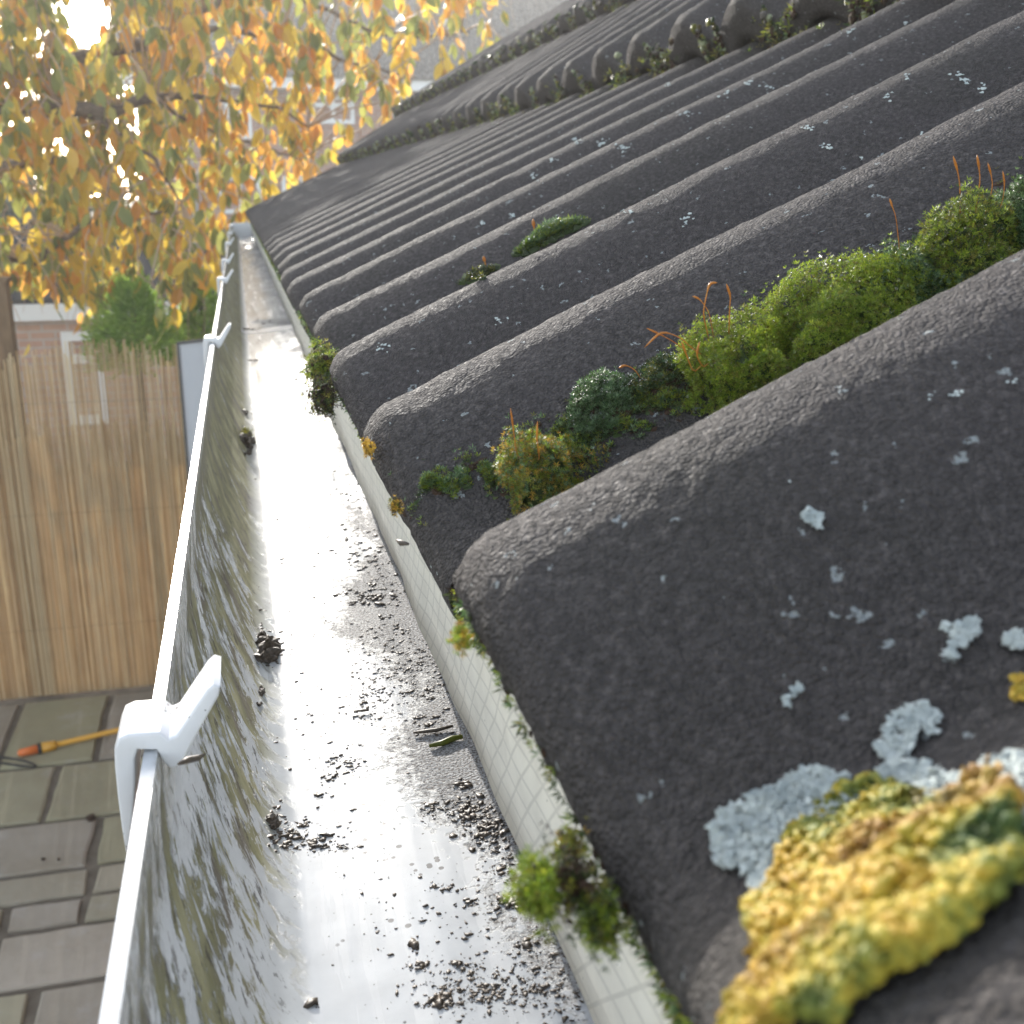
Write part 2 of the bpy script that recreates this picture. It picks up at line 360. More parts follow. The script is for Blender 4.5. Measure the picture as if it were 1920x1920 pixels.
# ------------------------------------------------------------------ our house : roof tiles, wall, fascia, underlay
Y0R, PR = .0594, .1633                       # first roll crest, roll spacing
YEND = Y0R + PR * 38.5
AMP = .034
A1, A2, A3 = math.atan(.458), math.atan(.61), math.atan(.60)
COURSES = [dict(o=(.0387, -.078), a=A1, L=.66, T=.015), dict(o=(.535, .204), a=A2, L=.44, T=.040), dict(o=(.85, .453), a=A3, L=.60, T=.040)]
def prof(y):
    t = (y - Y0R) / PR; c_ = .5 + .5 * math.cos(2 * math.pi * t); return c_ ** .85
def axes(c):
    a = c['a']; return Vector((math.cos(a), 0, math.sin(a))), Vector((-math.sin(a), 0, math.cos(a)))
def surf(ci, s, y, dn=0.0):
    c = COURSES[ci]; S, Nn = axes(c); h = -AMP * (1 - prof(y))
    round_ = -.006 * max(0, 1 - s / .012) ** 2
    h += round_ + .0015 * noise.noise(Vector((s * 8, y * 9, ci * 7.3))) + .0004 * noise.noise(Vector((s * 60, y * 60, ci + 4.0)))
    return Vector((c['o'][0], y, c['o'][1])) + S * s + Nn * (h + dn)
def snorm(ci, s, y):
    e = .002; a = surf(ci, s + e, y) - surf(ci, s - e, y); b = surf(ci, s, y + e) - surf(ci, s, y - e)
    return a.cross(b).normalized()
def hit(u, v, ci=0):
    """where the line of sight to a photo pixel meets course ci: (s, y, point, normal)"""
    d = ray(u, v).normalized(); c = COURSES[ci]; S, Nn = axes(c); O = Vector((c['o'][0], 0, c['o'][1]))
    t = .04; prev = None
    while t < 7:
        P = d * t; q = P - O; s = q.dot(S); n_ = q.dot(Nn); h = -AMP * (1 - prof(P.y))
        if s > 0 and n_ < h: return s, P.y, surf(ci, s, P.y), snorm(ci, s, P.y)
        t += max(.0008, t * .002)
    return None

house = thing('brick_house', 'brick house with dark grey ridged tile roof rising beside the white gutter', 'house', (.5, 3, GZ))
def make_tile(ci, j):
    c = COURSES[ci]; S, Nn = axes(c)
    ya = Y0R + PR * (2 * j - .5); yb = ya + 2 * PR
    dist = max(ya, .1)
    if ci == 0:
        ds = .0024 if j == 0 else (.004 if j == 1 else (.007 if j < 4 else .02))
        dy = .0018 if j == 0 else (.003 if j == 1 else (.005 if j < 4 else .012))
    else: ds, dy = (.012, .008) if j < 6 else (.03, .014)
    ny = int(round(2 * PR / dy)); ns = int(round(c['L'] / ds))
    tilt, lift = rnd(-.0012, .0012), rnd(-.0008, .0008); sh = rnd(-.002, .002)
    vs = []; fs = []
    def jit(s, y):
        if j > 3 and ci == 0: return 0
        if ci: return .0012 * noise.noise(Vector((s * 60, y * 60, j)))
        return .0004 * noise.noise(Vector((s * 260, y * 260, 1.5))) + .0004 * noise.noise(Vector((s * 420, y * 420, 7.5)))
    for iy in range(ny + 1):
        y = ya + .0006 + (2 * PR - .0012) * iy / ny
        e = min(iy, ny - iy) / ny
        dn = lift + tilt * (iy / ny - .5) * 2 - .002 * max(0, 1 - e / .015) ** 2
        for i_s in range(ns + 1):
            s = c['L'] * i_s / ns
            P = surf(ci, s, y, dn + jit(s, y)) + S * sh
            if i_s == 0: P = P + S * (.0012 * noise.noise(Vector((y * 150, j, ci))))
            vs.append(P)
    W = ns + 1; top = len(vs)
    for iy in range(ny):
        for i_s in range(ns):
            a = iy * W + i_s; fs.append((a, a + 1, a + W + 1, a + W))
    # front edge and underside
    for iy in range(ny + 1):
        y = ya + .0006 + (2 * PR - .0012) * iy / ny
        P = vs[iy * W]
        for k, dd in enumerate((.35, .75, 1.0)):
            vs.append(P - Nn * c['T'] * dd + S * (.001 * noise.noise(Vector((y * 260, k * 3.1, ci))) - (.0015 if k < 2 else 0)))
        vs.append(P - Nn * c['T'] + S * .25)
    for iy in range(ny):
        a = iy * W; b = (iy + 1) * W; p = top + iy * 4; q = p + 4
        fs += [(a, b, q, p)] + [(p + k, q + k, q + k + 1, p + k + 1) for k in range(3)]
    o = mesh('roof_tile', vs, fs, M['tile'], house, True)
    return o
NT = 19
for ci in range(3):
    for j in range(0 if ci == 0 else 1, NT): make_tile(ci, j)
# lower tile behind the camera side is out of view; the wall, fascia and rafters
g = G(); g.box((.135, -.6, GZ), (.36, YEND - .02, -.16)); g.obj('wall', M['brick'], house)
g = G(); g.box((.109, -.6, -.23), (.134, YEND - .01, -.118)); g.obj('fascia_board', M['white_paint'], house)
# gable end infill beneath the tiles
g = G(); yE = YEND - .02; yS = YEND - .24
pl = [(.2, -.16), (.36, -.16), (1.5, -.16), (1.5, .72), (.86, .36), (.55, .11), (.2, -.06)]
g.add([(x, yS, z) for x, z in pl] + [(x, yE, z) for x, z in pl], [tuple(range(7)), tuple(range(13, 6, -1))] + [(k, k + 7, (k + 1) % 7 + 7, (k + 1) % 7) for k in range(7)])
g.obj('gable_wall', M['brick'], house)
# underlay hanging into the gutter
vs = []; fs = []; uv = []
NYF = 900; ya_, yb_ = -.1, YEND - .05
FP = [(.20, -.048), (.12, -.088), (.075, -.108), (.0655, -.120), (.0645, -.136), (.0658, -.152), (.0672, -.168), (.0682, -.185)]
L = [0]
for k in range(1, len(FP)): L.append(L[-1] + math.dist(FP[k], FP[k-1]))
for i in range(NYF + 1):
    y = ya_ + (yb_ - ya_) * (i / NYF) ** 1.5
    for k, (x, z) in enumerate(FP):
        am = .0022 * min(1, max(0, (k - 1)) / 4)
        wv_ = am * noise.noise(Vector((y * 9, k * .5, 2))) + am * .5 * noise.noise(Vector((y * 28, k * .7, 9)))
        ez = .0012 * noise.noise(Vector((y * 14, 5, 5))) if k == len(FP) - 1 else 0
        vs.append((x + wv_, y, z + ez)); uv.append((L[k], y))
W = len(FP)
for i in range(NYF):
    for k in range(W - 1): fs.append((i*W+k, i*W+k+1, (i+1)*W+k+1, (i+1)*W+k))
fo = mesh('underlay_felt', vs, fs, M['felt'], house, True, None, uv)
so = fo.modifiers.new('thickness', 'SOLIDIFY'); so.thickness = .0008

# ------------------------------------------------------------------ gutter
gut = thing('rain_gutter', 'white plastic gutter with algae stained wall and wet silty floor under roof edge', 'gutter', (.03, 3, -.2))
IN = [(-.0333, -.1400), (-.0298, -.1400), (-.0292, -.1435), (-.0286, -.156), (-.0255, -.167), (-.019, -.182), (-.011, -.197), (-.005, -.2065), (.000, -.2100), (.007, -.2112), (.03, -.2095), (.06, -.2065), (.09, -.202), (.104, -.196), (.1085, -.185), (.1085, -.135)]
OUT = [(.1088, -.135), (.1088, -.19), (.105, -.203), (.09, -.2065), (.03, -.2135), (.0, -.2145), (-.009, -.207), (-.022, -.186), (-.0315, -.167), (-.0333, -.155)]
PF = IN + OUT
AL = [0]
for k in range(1, len(PF)): AL.append(AL[-1] + math.dist(PF[k], PF[k-1]))
vs = []; fs = []; uv = []; ys = [-.15 + (5.95 + .15) * (i / 260) ** 1.4 for i in range(261)]
def gwave(y): return .0009 * noise.noise(Vector((y * 1.3, 0, 3))), .0012 * noise.noise(Vector((y * 1.1, 4, 3)))
for y in ys:
    wx, wz = gwave(y)
    for k, (x, z) in enumerate(PF): vs.append((x + wx, y, z + wz)); uv.append((AL[k], y))
W = len(PF)
for i in range(len(ys) - 1):
    for k in range(W): k2 = (k + 1) % W; fs.append((i*W+k, (i+1)*W+k, (i+1)*W+k2, i*W+k2))
fs.append(tuple(range(W))); n_ = (len(ys) - 1) * W; fs.append(tuple(n_ + k for k in range(W))[::-1])
go = mesh('gutter_channel', vs, fs, M['gutter'], gut, True, None, uv)
try:
    go.data.set_sharp_from_angle(angle=R(32))
except Exception: pass
# end stop and a union strip
g = G(); stop = [(x, z) for x, z in IN[1:]] 
g.add([(x, 5.951, z) for x, z in stop] + [(x, 5.955, z) for x, z in stop], [tuple(range(len(stop))), tuple(range(2*len(stop) - 1, len(stop) - 1, -1))]); g.obj('end_stop', M['white_plastic'], gut)
for yj in (1.78, 4.3):
    g = G(); wx, wz = gwave(yj); pts = IN[7:13]
    a = [(x + wx, yj, z + wz + .0007) for x, z in pts]; b = [(x + wx, yj + .055, z + wz + .0007) for x, z in pts]; c_ = [(x + wx, yj, z + wz - .001) for x, z in pts]
    n_ = len(pts); g.add(a + b + c_, [(k, k + 1, n_ + k + 1, n_ + k) for k in range(n_ - 1)] + [(k, k + 1, 2*n_ + k + 1, 2*n_ + k) for k in range(n_ - 1)]); g.obj('gutter_joint', M['white_plastic'], gut, True)

# clips: outline drawn in the x-z plane, extruded along the gutter and rounded
YC = .272
CP = [(236,1602),(229,1560),(221,1500),(215,1440),(214,1405),(222,1386),(240,1378),(300,1374),(316,1386),(330,1380),(362,1332),(388,1294),(400,1284),(413,1288),(410,1306),(374,1370),(345,1424),(330,1440),(319,1442),(306,1430),(293,1407),(258,1407),(252,1425),(254,1462),(250,1530),(244,1580)]
clip_pts = [aty(u, v, YC) for u, v in CP]
bm = bmesh.new(); WID = .021
fv = [bm.verts.new((p.x, 0, p.z)) for p in clip_pts]
f = bm.faces.new(fv); r_ = bmesh.ops.extrude_face_region(bm, geom=[f])
for v_ in [e for e in r_['geom'] if isinstance(e, bmesh.types.BMVert)]: v_.co.y += WID
bmesh.ops.recalc_face_normals(bm, faces=bm.faces)
rim = [e for e in bm.edges if abs(e.verts[0].co.y - e.verts[1].co.y) < 1e-6]
bmesh.ops.bevel(bm, geom=rim, offset=.0010, segments=3, profile=.5, affect='EDGES', clamp_overlap=True)
bmesh.ops.triangulate(bm, faces=[f for f in bm.faces if len(f.verts) > 4])
cm = bpy.data.meshes.new('gutter_clip'); bm.to_mesh(cm); bm.free(); cm.materials.append(M['bracket'])
for p_ in cm.polygons: p_.use_smooth = True
try: cm.set_sharp_from_angle(angle=R(38))
except Exception: pass
for i, y in enumerate((YC, 1.118, 1.95, 2.52, 3.45, 4.4, 5.5)):
    o = bpy.data.objects.new('gutter_clip', cm); COL.objects.link(o); o.parent = gut
    o.location = Vector((gwave(y)[0] - gwave(YC)[0], y, gwave(y)[1] - gwave(YC)[1])) - gut.location

# ------------------------------------------------------------------ moss
def shoot(g, p, n, r, mi, k=6):
    a, b, c = frame(n)
    for i in range(k):
        q = 6.283 * i / k + rnd(-.3, .3); out = a * math.cos(q) + b * math.sin(q); side = c.cross(out)
        up = rnd(.35, .95); d = (out + c * up).normalized(); w_ = r * .125
        m_ = p + d * r * .5; g.add([p, m_ + side * w_, p + (d + c * .12) * r * rnd(.85, 1.15), m_ - side * w_], [(0, 1, 2, 3)], mi)
def cushion(g, base, nrm, ra, rb, hgt, adir, n, size, mis, flatj=.2, droops=0):
    n = int(n * 5.0); size *= .46
    """dome of star shaped shoots; returns sample tips"""
    nrm = nrm.normalized(); adir = (adir - nrm * adir.dot(nrm)).normalized(); bdir = nrm.cross(adir)
    sd_ = Vector((rnd(0, 50), rnd(0, 50), 0)); tips = []
    for i in range(n):
        ph = rnd(0, 6.283); el_ = math.asin(rnd(0, 1) ** .9)
        d = Vector((math.cos(ph) * math.cos(el_), math.sin(ph) * math.cos(el_), math.sin(el_)))
        k = (1 + flatj * noise.noise(d * 1.9 + sd_) * 2.2 + rnd(-.16, .04)) * (rnd(1, 1.14) if random.random() < .12 else 1)
        P = base + (adir * d.x * ra + bdir * d.y * rb + nrm * d.z * hgt) * k
        nn = (adir * d.x / ra + bdir * d.y / rb + nrm * d.z / hgt).normalized()
        nn = (nn + Vector((rnd(-.35, .35), rnd(-.35, .35), rnd(-.2, .45)))).normalized()
        shoot(g, P, nn, size * rnd(.7, 1.25), random.choice(mis), 6)
        tips.append((P + nn * size * .8, nn, d.z))
    return tips
def core(g, base, nrm, ra, rb, hgt, adir, mi):
    nrm = nrm.normalized(); adir = (adir - nrm * adir.dot(nrm)).normalized(); bdir = nrm.cross(adir)
    g.add([base + (adir * v.x * ra + bdir * v.y * rb + nrm * v.z * hgt) * (.9 + .2 * noise.noise(v * 2)) for v in ICO2[0]], ICO2[1], mi)
def drops(tips, n, r0, parent):
    g = G()
    for P, nn, z in random.sample(tips, min(n, len(tips))):
        r = r0 * rnd(.5, 1.2); g.add([P + v * r for v in ICO1[0]], ICO1[1])
    tag(g.obj('dew_drops', M['water'], parent, True), kind='stuff')
def stalk(parent, pts, r, cap=True):
    g = G(); pts = [Vector(p) for p in pts]
    P = []
    for i in range(len(pts) - 1):
        for t in range(4): P.append(pts[i].lerp(pts[i+1], t / 4))
    P.append(pts[-1])
    for _ in range(2): P = [P[0]] + [(P[i-1] + P[i] * 2 + P[i+1]) / 4 for i in range(1, len(P) - 1)] + [P[-1]]
    rad = [r * (1 if not cap or i < len(P) * .6 else 1 + 1.2 * math.sin((i / (len(P) - 1) - .6) / .4 * math.pi)) for i in range(len(P))]; rad[-1] = r * .25
    g.tube(P, rad, 6); return g.obj('stalk', M['stalk'], parent, True)
MM = [M['moss_bright'], M['moss_teal'], M['moss_olive'], M['moss_dark'], M['moss_rust'], M['root_silt']]
YV = Y0R + 1.5 * PR                                   # valley between the first two rolls in view
def valley_cushion(u, v, hw, hh, mis, n, label, size=.0026, dew=60, y=None, stalks=(), grp=True, dz=0, H=None):
    y = YV + .012 if y is None else y
    C0 = aty(u, v, y); S, Nn = axes(COURSES[0]); O = Vector((COURSES[0]['o'][0], 0, COURSES[0]['o'][1]))
    s = (C0 - O).dot(S); yy = y
    base = surf(0, s, yy); d = C0.dot(FV); wr = hw / FPX * d * 1.05; 
    hgt = H if H else max(.006, (C0 - base).dot(Nn) + hh / FPX * d * .36)
    t = thing('moss_cushion', label, 'moss', base, 'moss cushions growing in the roof tile valleys' if grp else None)
    g = G(); 
    core(g, base, Nn, wr * .85, min(wr * .8, .022), hgt * .78, S, 3)
    tips = cushion(g, base, Nn, wr * 1.16, min(wr, .030), hgt, S, n, size, mis, .26)
    tag(g.obj('moss_shoots', MM, t), kind='stuff')
    if dew: drops(tips, dew, .00048, t)
    for st in stalks:
        stalk(t, [aty(st[1][0][0] * .75 + u * .25, st[1][0][1] * .45 + (v + hh * .35) * .55, y + st[0] * .3)] + [aty(a, b, y + st[0]) for a, b in st[1]], .00014 if len(st) < 3 else st[2] * .42)
    return t
valley_cushion(995, 840, 72, 70, [2, 2, 0, 1, 4], 520, 'round olive moss ball tinged rust with orange spikes', .0026, 80, stalks=[(-.012, [(968, 850), (962, 800), (957, 765)]), (-.014, [(1012, 860), (1006, 820), (1008, 790)])])
valley_cushion(1362, 640, 88, 92, [0, 0, 0, 2], 900, 'bright yellow green moss cushion with orange curling stalks on its left', .0027, 170,
    stalks=[(-.012, [(1300, 655), (1275, 632), (1240, 620), (1208, 652)], .0004), (-.01, [(1262, 640), (1240, 628), (1212, 615)]), (-.008, [(1318, 590), (1322, 565), (1330, 530), (1345, 530)], .00045), (-.008, [(1330, 585), (1312, 560), (1298, 555)]), (-.008, [(1368, 580), (1370, 555), (1362, 532)], .0004), (-.016, [(1300, 700), (1285, 660), (1278, 640)], .0004), (-.018, [(1318, 690), (1305, 665), (1312, 640)], .0004)])
valley_cushion(1552, 556, 112, 96, [0, 0, 0, 0, 2], 1200, 'largest smooth bright green moss dome in the mossy valley', .0026, 200)
valley_cushion(1706, 492, 70, 74, [1, 1, 0, 3], 520, 'teal moss clump between the green dome and the spiky far cushion', .0027, 110, stalks=[(-.006, [(1680, 405), (1672, 385), (1668, 372)], .00035)])
valley_cushion(1800, 420, 84, 84, [0, 2, 0, 3], 800, 'bushy moss cushion topped with upright amber spikes near the right edge', .0030, 140, stalks=[(-.004, [(1800, 345), (1795, 318), (1787, 292)], .0004), (-.004, [(1838, 340), (1836, 315), (1832, 290)], .0004), (-.004, [(1862, 350), (1858, 325), (1852, 305)]), (-.006, [(1880, 380), (1884, 345), (1880, 320)])])
valley_cushion(1898, 386, 60, 84, [1, 1, 3], 420, 'dark teal moss running out of frame at the right edge', .0028, 70)
def ridge_moss(pix, n, r, mis, label, stalks=()):
    g = G(); tips = []; P0 = hit(*pix[len(pix) // 2])[2]; t = thing('moss_cushion', label, 'moss', P0, 'moss cushions growing in the roof tile valleys')
    for k in range(n):
        q = rnd(0, len(pix) - 1.001); i = int(q); f_ = q - i; u = pix[i][0] * (1 - f_) + pix[i+1][0] * f_; v = pix[i][1] * (1 - f_) + pix[i+1][1] * f_
        w_ = math.sin(math.pi * (q + .15) / (len(pix) - .7)); h = hit(u + rnd(-8, 8), v + rnd(-7, 9) * w_)
        if not h: continue
        P = h[2] + h[3] * r * rnd(-.2, 1.6) * w_; shoot(g, P, (h[3] + Vector((rnd(-.5, .5), rnd(-.5, .5), .3))).normalized(), r * rnd(.5, 1), random.choice(mis), 6); tips.append((P + h[3] * r * .6, h[3], 1))
        if random.random() < .25: lump(g, h[2], h[3], r * rnd(.5, 1.2), .7, mi=3)
    tag(g.obj('moss_shoots', MM, t), kind='stuff'); drops(tips, n // 5, .0007, t)
    for st in stalks:
        h = hit(*st[0]); y = h[1]; stalk(t, [h[2]] + [aty(a, b, y) for a, b in st[1:]], .0005)
ridge_moss([(975, 478), (1000, 462), (1030, 445), (1060, 430), (1095, 418)], 900, .0042, [0, 0, 1, 1], 'narrow pale green moss cushion lying between two bare tile ridges', [[(1004, 455), (1002, 432), (999, 410)]])
ridge_moss([(868, 533), (890, 524), (910, 514), (925, 506)], 160, .0032, [2, 3, 3], 'thin green moss smear with one orange spike between bare ridges', [[(914, 512), (910, 495), (906, 480)]])

def patch_moss(u, v, hw, hh, n, r, thick, mis, label, tilt=0, stalks=()):
    h0 = hit(u, v); t = thing('moss_cushion', label, 'moss', h0[2], 'moss cushions growing in the roof tile valleys'); g = G(); tips = []
    for k in range(n):
        rr, q = rnd(0, 1) ** .5, rnd(0, 6.283); x, y = rr * math.cos(q), rr * math.sin(q)
        if noise.noise(Vector((x * 1.7 + u, y * 1.7, 3))) < -.22: continue
        h = hit(u + x * hw - y * tilt * hh, v + y * hh - x * tilt * hw)
        if not h: continue
        th = thick * (1 - rr * rr) * (1 + .7 * noise.noise(Vector((x * 3, y * 3, v)))) * rnd(.55, 1.05)
        P = h[2] + h[3] * th; nn = (h[3] + Vector((rnd(-.5, .3), rnd(-.6, .5), rnd(-.2, .5)))).normalized()
        shoot(g, P, nn, r * .62 * rnd(.6, 1.2), random.choice(mis), 6); tips.append((P + nn * r * .8, nn, 1))
        if random.random() < .3: lump(g, h[2] + h[3] * th * .5, h[3], rnd(.0006, .0018), .9, mi=random.choice((3, 5)))
    tag(g.obj('moss_shoots', MM, t), kind='stuff'); drops(tips, n // 6, .00034, t)
    for st in stalks: stalk(t, [aty(a_, b_, h0[1] + st[0]) for a_, b_ in st[1]], .0002)
g = G(); S0, N0 = axes(COURSES[0])
band = [(770, 930), (850, 915), (950, 880), (1060, 840), (1160, 795), (1260, 745), (1370, 680), (1500, 610), (1640, 545), (1750, 490), (1850, 430), (1930, 385)]
for k in range(15000):
    q = rnd(0, len(band) - 1.001); i = int(q); f_ = q - i; u = band[i][0] * (1 - f_) + band[i+1][0] * f_; v = band[i][1] * (1 - f_) + band[i+1][1] * f_
    u += random.gauss(0, 14); v += random.gauss(0, 17 + 9 * (q > 2)) + 6
    nz = noise.noise(Vector((u / 38, v / 26, 8)))
    if nz < -.1 + (.25 if u < 930 else 0): continue
    h = hit(u, v)
    if not h or h[1] < YV - .06 or h[1] > YV + .07: continue
    th = .009 * max(0, .2 + nz) * rnd(.4, 1)
    shoot(g, h[2] + N0 * th, (N0 + Vector((rnd(-.5, .4), rnd(-.7, .3), rnd(-.2, .4)))).normalized(), rnd(.0009, .0018), random.choice((0, 3, 2, 1, 1, 0) if nz > .05 else (3, 1, 5)), 5)
    if k % 3 == 0: lump(g, h[2], N0, rnd(.0008, .0026), .7, mi=random.choice((3, 5, 5)))
tag(g.obj('moss_carpet', MM), 'low dark moss and grit filling the valley under the cushions', 'moss', kind='stuff')
patch_moss(795, 925, 46, 14, 200, .0018, .0015, [1, 1, 3, 3], 'low sparse teal moss strip nearest the eaves in the mossy valley', .2)
patch_moss(866, 902, 26, 24, 150, .0023, .004, [1, 1, 1, 0], 'tiny teal moss rosette beside the reddish green moss ball')
patch_moss(1128, 775, 70, 66, 2300, .0024, .013, [1, 1, 1, 3], 'frosty teal moss ball between olive and yellow green clumps', .2)
patch_moss(1230, 722, 62, 46, 1500, .0022, .008, [1, 3, 3, 2], 'dark low green moss patch left of the bright spiky cushion', .3, [(-.004, [(1205, 715), (1190, 692), (1172, 684), (1160, 690)])])
# moss clumps on the eaves edge
def edge_pt(y, below=1.0): 
    c = COURSES[0]; S, Nn = axes(c); return surf(0, 0, y) - Nn * c['T'] * below
def edge_clump(u0, v0, y, r, mis, n, label, size=.003, elong=1.0, drop=.8, dew=30):
    P = aty(u0, v0, y)
    t = thing('moss_clump', label, 'moss', P, 'moss clumps hanging on the tile edge')
    g = G(); tips = []; sd_ = Vector((rnd(0, 50), 0, 0))
    size *= .62
    for i in range(int(n * 3.4)):
        d = Vector((random.gauss(0, .42), random.gauss(0, .42), random.gauss(0, .42)))
        if d.length > 1.15: continue
        k = 1 + .9 * noise.noise(d * 2.5 + sd_); Q = P + Vector((d.x * .7, d.y * elong, d.z)) * r * 1.25 * k
        out = (d.normalized() + Vector((-.5, -.4, .1))).normalized()
        shoot(g, Q, out, size * rnd(.6, 1.15), random.choice(mis) if d.length > .35 else random.choice((2, 3, 5)), 6); tips.append((Q + out * size, out, 1))
        if random.random() < .22: lump(g, P + (Q - P) * .75, out, r * rnd(.08, .2), mi=random.choice((5, 5, 3)))
    g.obj('moss_shoots', MM, t)['kind'] = 'stuff'
    if dew: drops(tips, dew, .0003, t)
    return t
yv4 = Y0R + 3.5 * PR
edge_clump(604, 690, yv4 - .045, .0095, [0, 2, 2, 3, 0], 420, 'olive moss hanging beneath the edge notch above the pale felt', .0035, 1.5)
edge_clump(608, 745, yv4 - .09, .0085, [2, 3, 5, 5, 3], 260, 'dark brown moss root lump just below the olive hanging moss', .003, 1.2, dew=8)
edge_clump(1008, 1668, .150, .0038, [0, 0, 0, 2], 260, 'vivid green moss tuft poking left over the felt near the bottom', .0026, 1.0, 1.0)
edge_clump(1070, 1650, .152, .0062, [5, 2, 3, 5], 130, 'rusty brown root mass behind the vivid green tuft', .0018, 1.1, dew=6)
edge_clump(1125, 1728, .146, .0038, [0, 0, 2, 3], 220, 'soft green moss tuft right of the brown root mass', .0024, 1.1, 1.0)
edge_clump(1068, 1590, .163, .0024, [0, 2, 4], 130, 'small yellow tipped moss tuft above the brown root mass', .0020, 1.2)
edge_clump(690, 838, .366, .0020, [4, 4, 4], 60, 'small amber moss tuft on the tip of the second big roll', .0020, 2.4, 1.0, dew=4)
edge_clump(742, 948, .315, .0018, [4, 2, 5], 60, 'tiny brown and amber moss tuft below the mossy valley mouth', .0018, 1.6, 1.0, dew=4)
edge_clump(864, 1195, .205, .0018, [0, 4, 0], 90, 'bright lime moss tuft on the nearest big roll edge', .0017, 2.0, 1.0, dew=5)
# thin continuous fringe, uncountable
g = G(); y = .11
while y < YEND - .1:
    dens = max(0, noise.noise(Vector((y * 7.5, 3, 1))) + .42) * (1.3 if y < .3 else 1)
    r = .0022 if y < .5 else .004
    for k in range(int(5.5 * dens + rnd(0, 1.4))):
        P = edge_pt(y, rnd(.25, 1.2)) + Vector((rnd(-.0012, .001), rnd(-.002, .002), 0))
        mi = random.choice([0, 1, 2, 3, 3] if noise.noise(Vector((y * 20, 9, 1))) > -.1 else [1, 1, 3, 5])
        shoot(g, P, Vector((-.9 + rnd(-.3, .3), rnd(-.7, .1), rnd(-.6, .4))), r * rnd(.6, 1.2), mi, 5)
        if random.random() < .3: lump(g, P + Vector((.001, 0, 0)), Vector((-1, 0, 0)), r * rnd(.3, .7), mi=5)
    y += .0009 * (1 + y * 1.4)
tag(g.obj('moss_fringe', MM), 'thin ragged green fringe of moss along the lower tile edges', 'moss', kind='stuff')
# mossy drips on the noses of courses two and three
for ci, y0_, y1_, nm in ((1, .9, YEND, 'stringy green moss in the notches of the second tile course'), (2, 1.8, YEND, 'grey green moss crusting the third tile course edge')):
    g = G(); c = COURSES[ci]; S, Nn = axes(c); k = int((y0_ - Y0R) / PR)
    while Y0R + (k + .5) * PR < y1_ - .1:
        yv = Y0R + (k + .5) * PR; big = rnd(.4, 1.0) * (1.25 if yv < 2.6 else .9)
        for col_ in range(random.randint(1, 3)):
            yc = yv + rnd(-.03, .03)
            for q in range(30):
                dn = -c['T'] * (q / 29 * 1.5 - .45) - AMP * (1 - prof(yc)) * 0
                P = surf(ci, 0, yc + rnd(-.003, .003)) + Nn * dn - S * rnd(.002, .006)
                lump(g, P, Vector((-1, 0, 0)), rnd(.0018, .0045) * (1 if yv < 3 else 1.6), .9, mi=random.choice((3, 2, 5, 6, 7)))
                if random.random() < .6: shoot(g, P, Vector((-.8, -.4, .2)), rnd(.003, .006), random.choice((2, 1, 3)), 4)
        for q in range(int(95 * big) if yv < 4 else 40):
            yy = yv + random.gauss(0, .018 * big); dn = -c['T'] * rnd(0, 1.35) ; P = surf(ci, 0, yy) + Nn * dn - S * rnd(0, .010 * big)
            shoot(g, P, Vector((-.8, rnd(-.8, .2), rnd(-.2, .6))), rnd(.005, .009), random.choice([0, 2, 2, 3, 3, 1]), 4)
            if random.random() < .25: lump(g, P, Vector((-1, 0, 0)), rnd(.003, .006), mi=5)
        if random.random() < .5:
            for q in range(30):
                yy = yv + rnd(-.06, .06); P = surf(ci, 0, yy) - Nn * c['T'] - S * rnd(0, .02); shoot(g, P, Vector((-.6, 0, .8)), rnd(.004, .008), random.choice([0, 0, 2, 3]), 4)
        k += 1
    if ci == 2:
        for q in range(900):
            yy = rnd(1.9, y1_); P = surf(ci, rnd(0, .02), yy) + Nn * rnd(-.5, .004) * .04; lump(g, P, Nn, rnd(.004, .014) , .7, mi=random.choice([3, 6, 6, 2]))
    tag(g.obj('edge_moss', MM + [M['slate'], M['lichen_green']]), nm, 'moss', kind='stuff')

# ------------------------------------------------------------------ lichens
def inside(p, poly):
    x, y = p; r_ = False; n_ = len(poly)
    for i in range(n_):
        x1, y1 = poly[i]; x2, y2 = poly[i-1]
        if (y1 > y) != (y2 > y) and x < (x2 - x1) * (y - y1) / (y2 - y1) + x1: r_ = not r_
    return r_
def ruffle(g, P, n, r, mi=0, curl=.5, k=8):
    a, b, c = frame(n); ph = rnd(0, 6.28); ring = []; ring2 = []
    e = rnd(.55, 1)
    for i in range(k):
        q = 6.283 * i / k; rr = r * (1 + .3 * math.sin(3 * q + ph) + rnd(-.15, .15))
        lift = curl * r * (.5 + .5 * math.sin(2 * q + ph)) 
        ring.append(P + (a * math.cos(q) + b * math.sin(q) * e) * rr + c * lift)
        ring2.append(P + (a * math.cos(q) + b * math.sin(q) * e) * rr * .6 + c * (lift * .25 + r * .12))
    g.add([P + c * r * .18] + ring2 + ring + [p - c * r * .22 for p in ring],
          [(0, 1 + i, 1 + (i + 1) % k) for i in range(k)] + [(1 + i, 1 + k + i, 1 + k + (i + 1) % k, 1 + (i + 1) % k) for i in range(k)] +
          [(1 + k + i, 1 + 2*k + i, 1 + 2*k + (i + 1) % k, 1 + k + (i + 1) % k) for i in range(k)], mi)
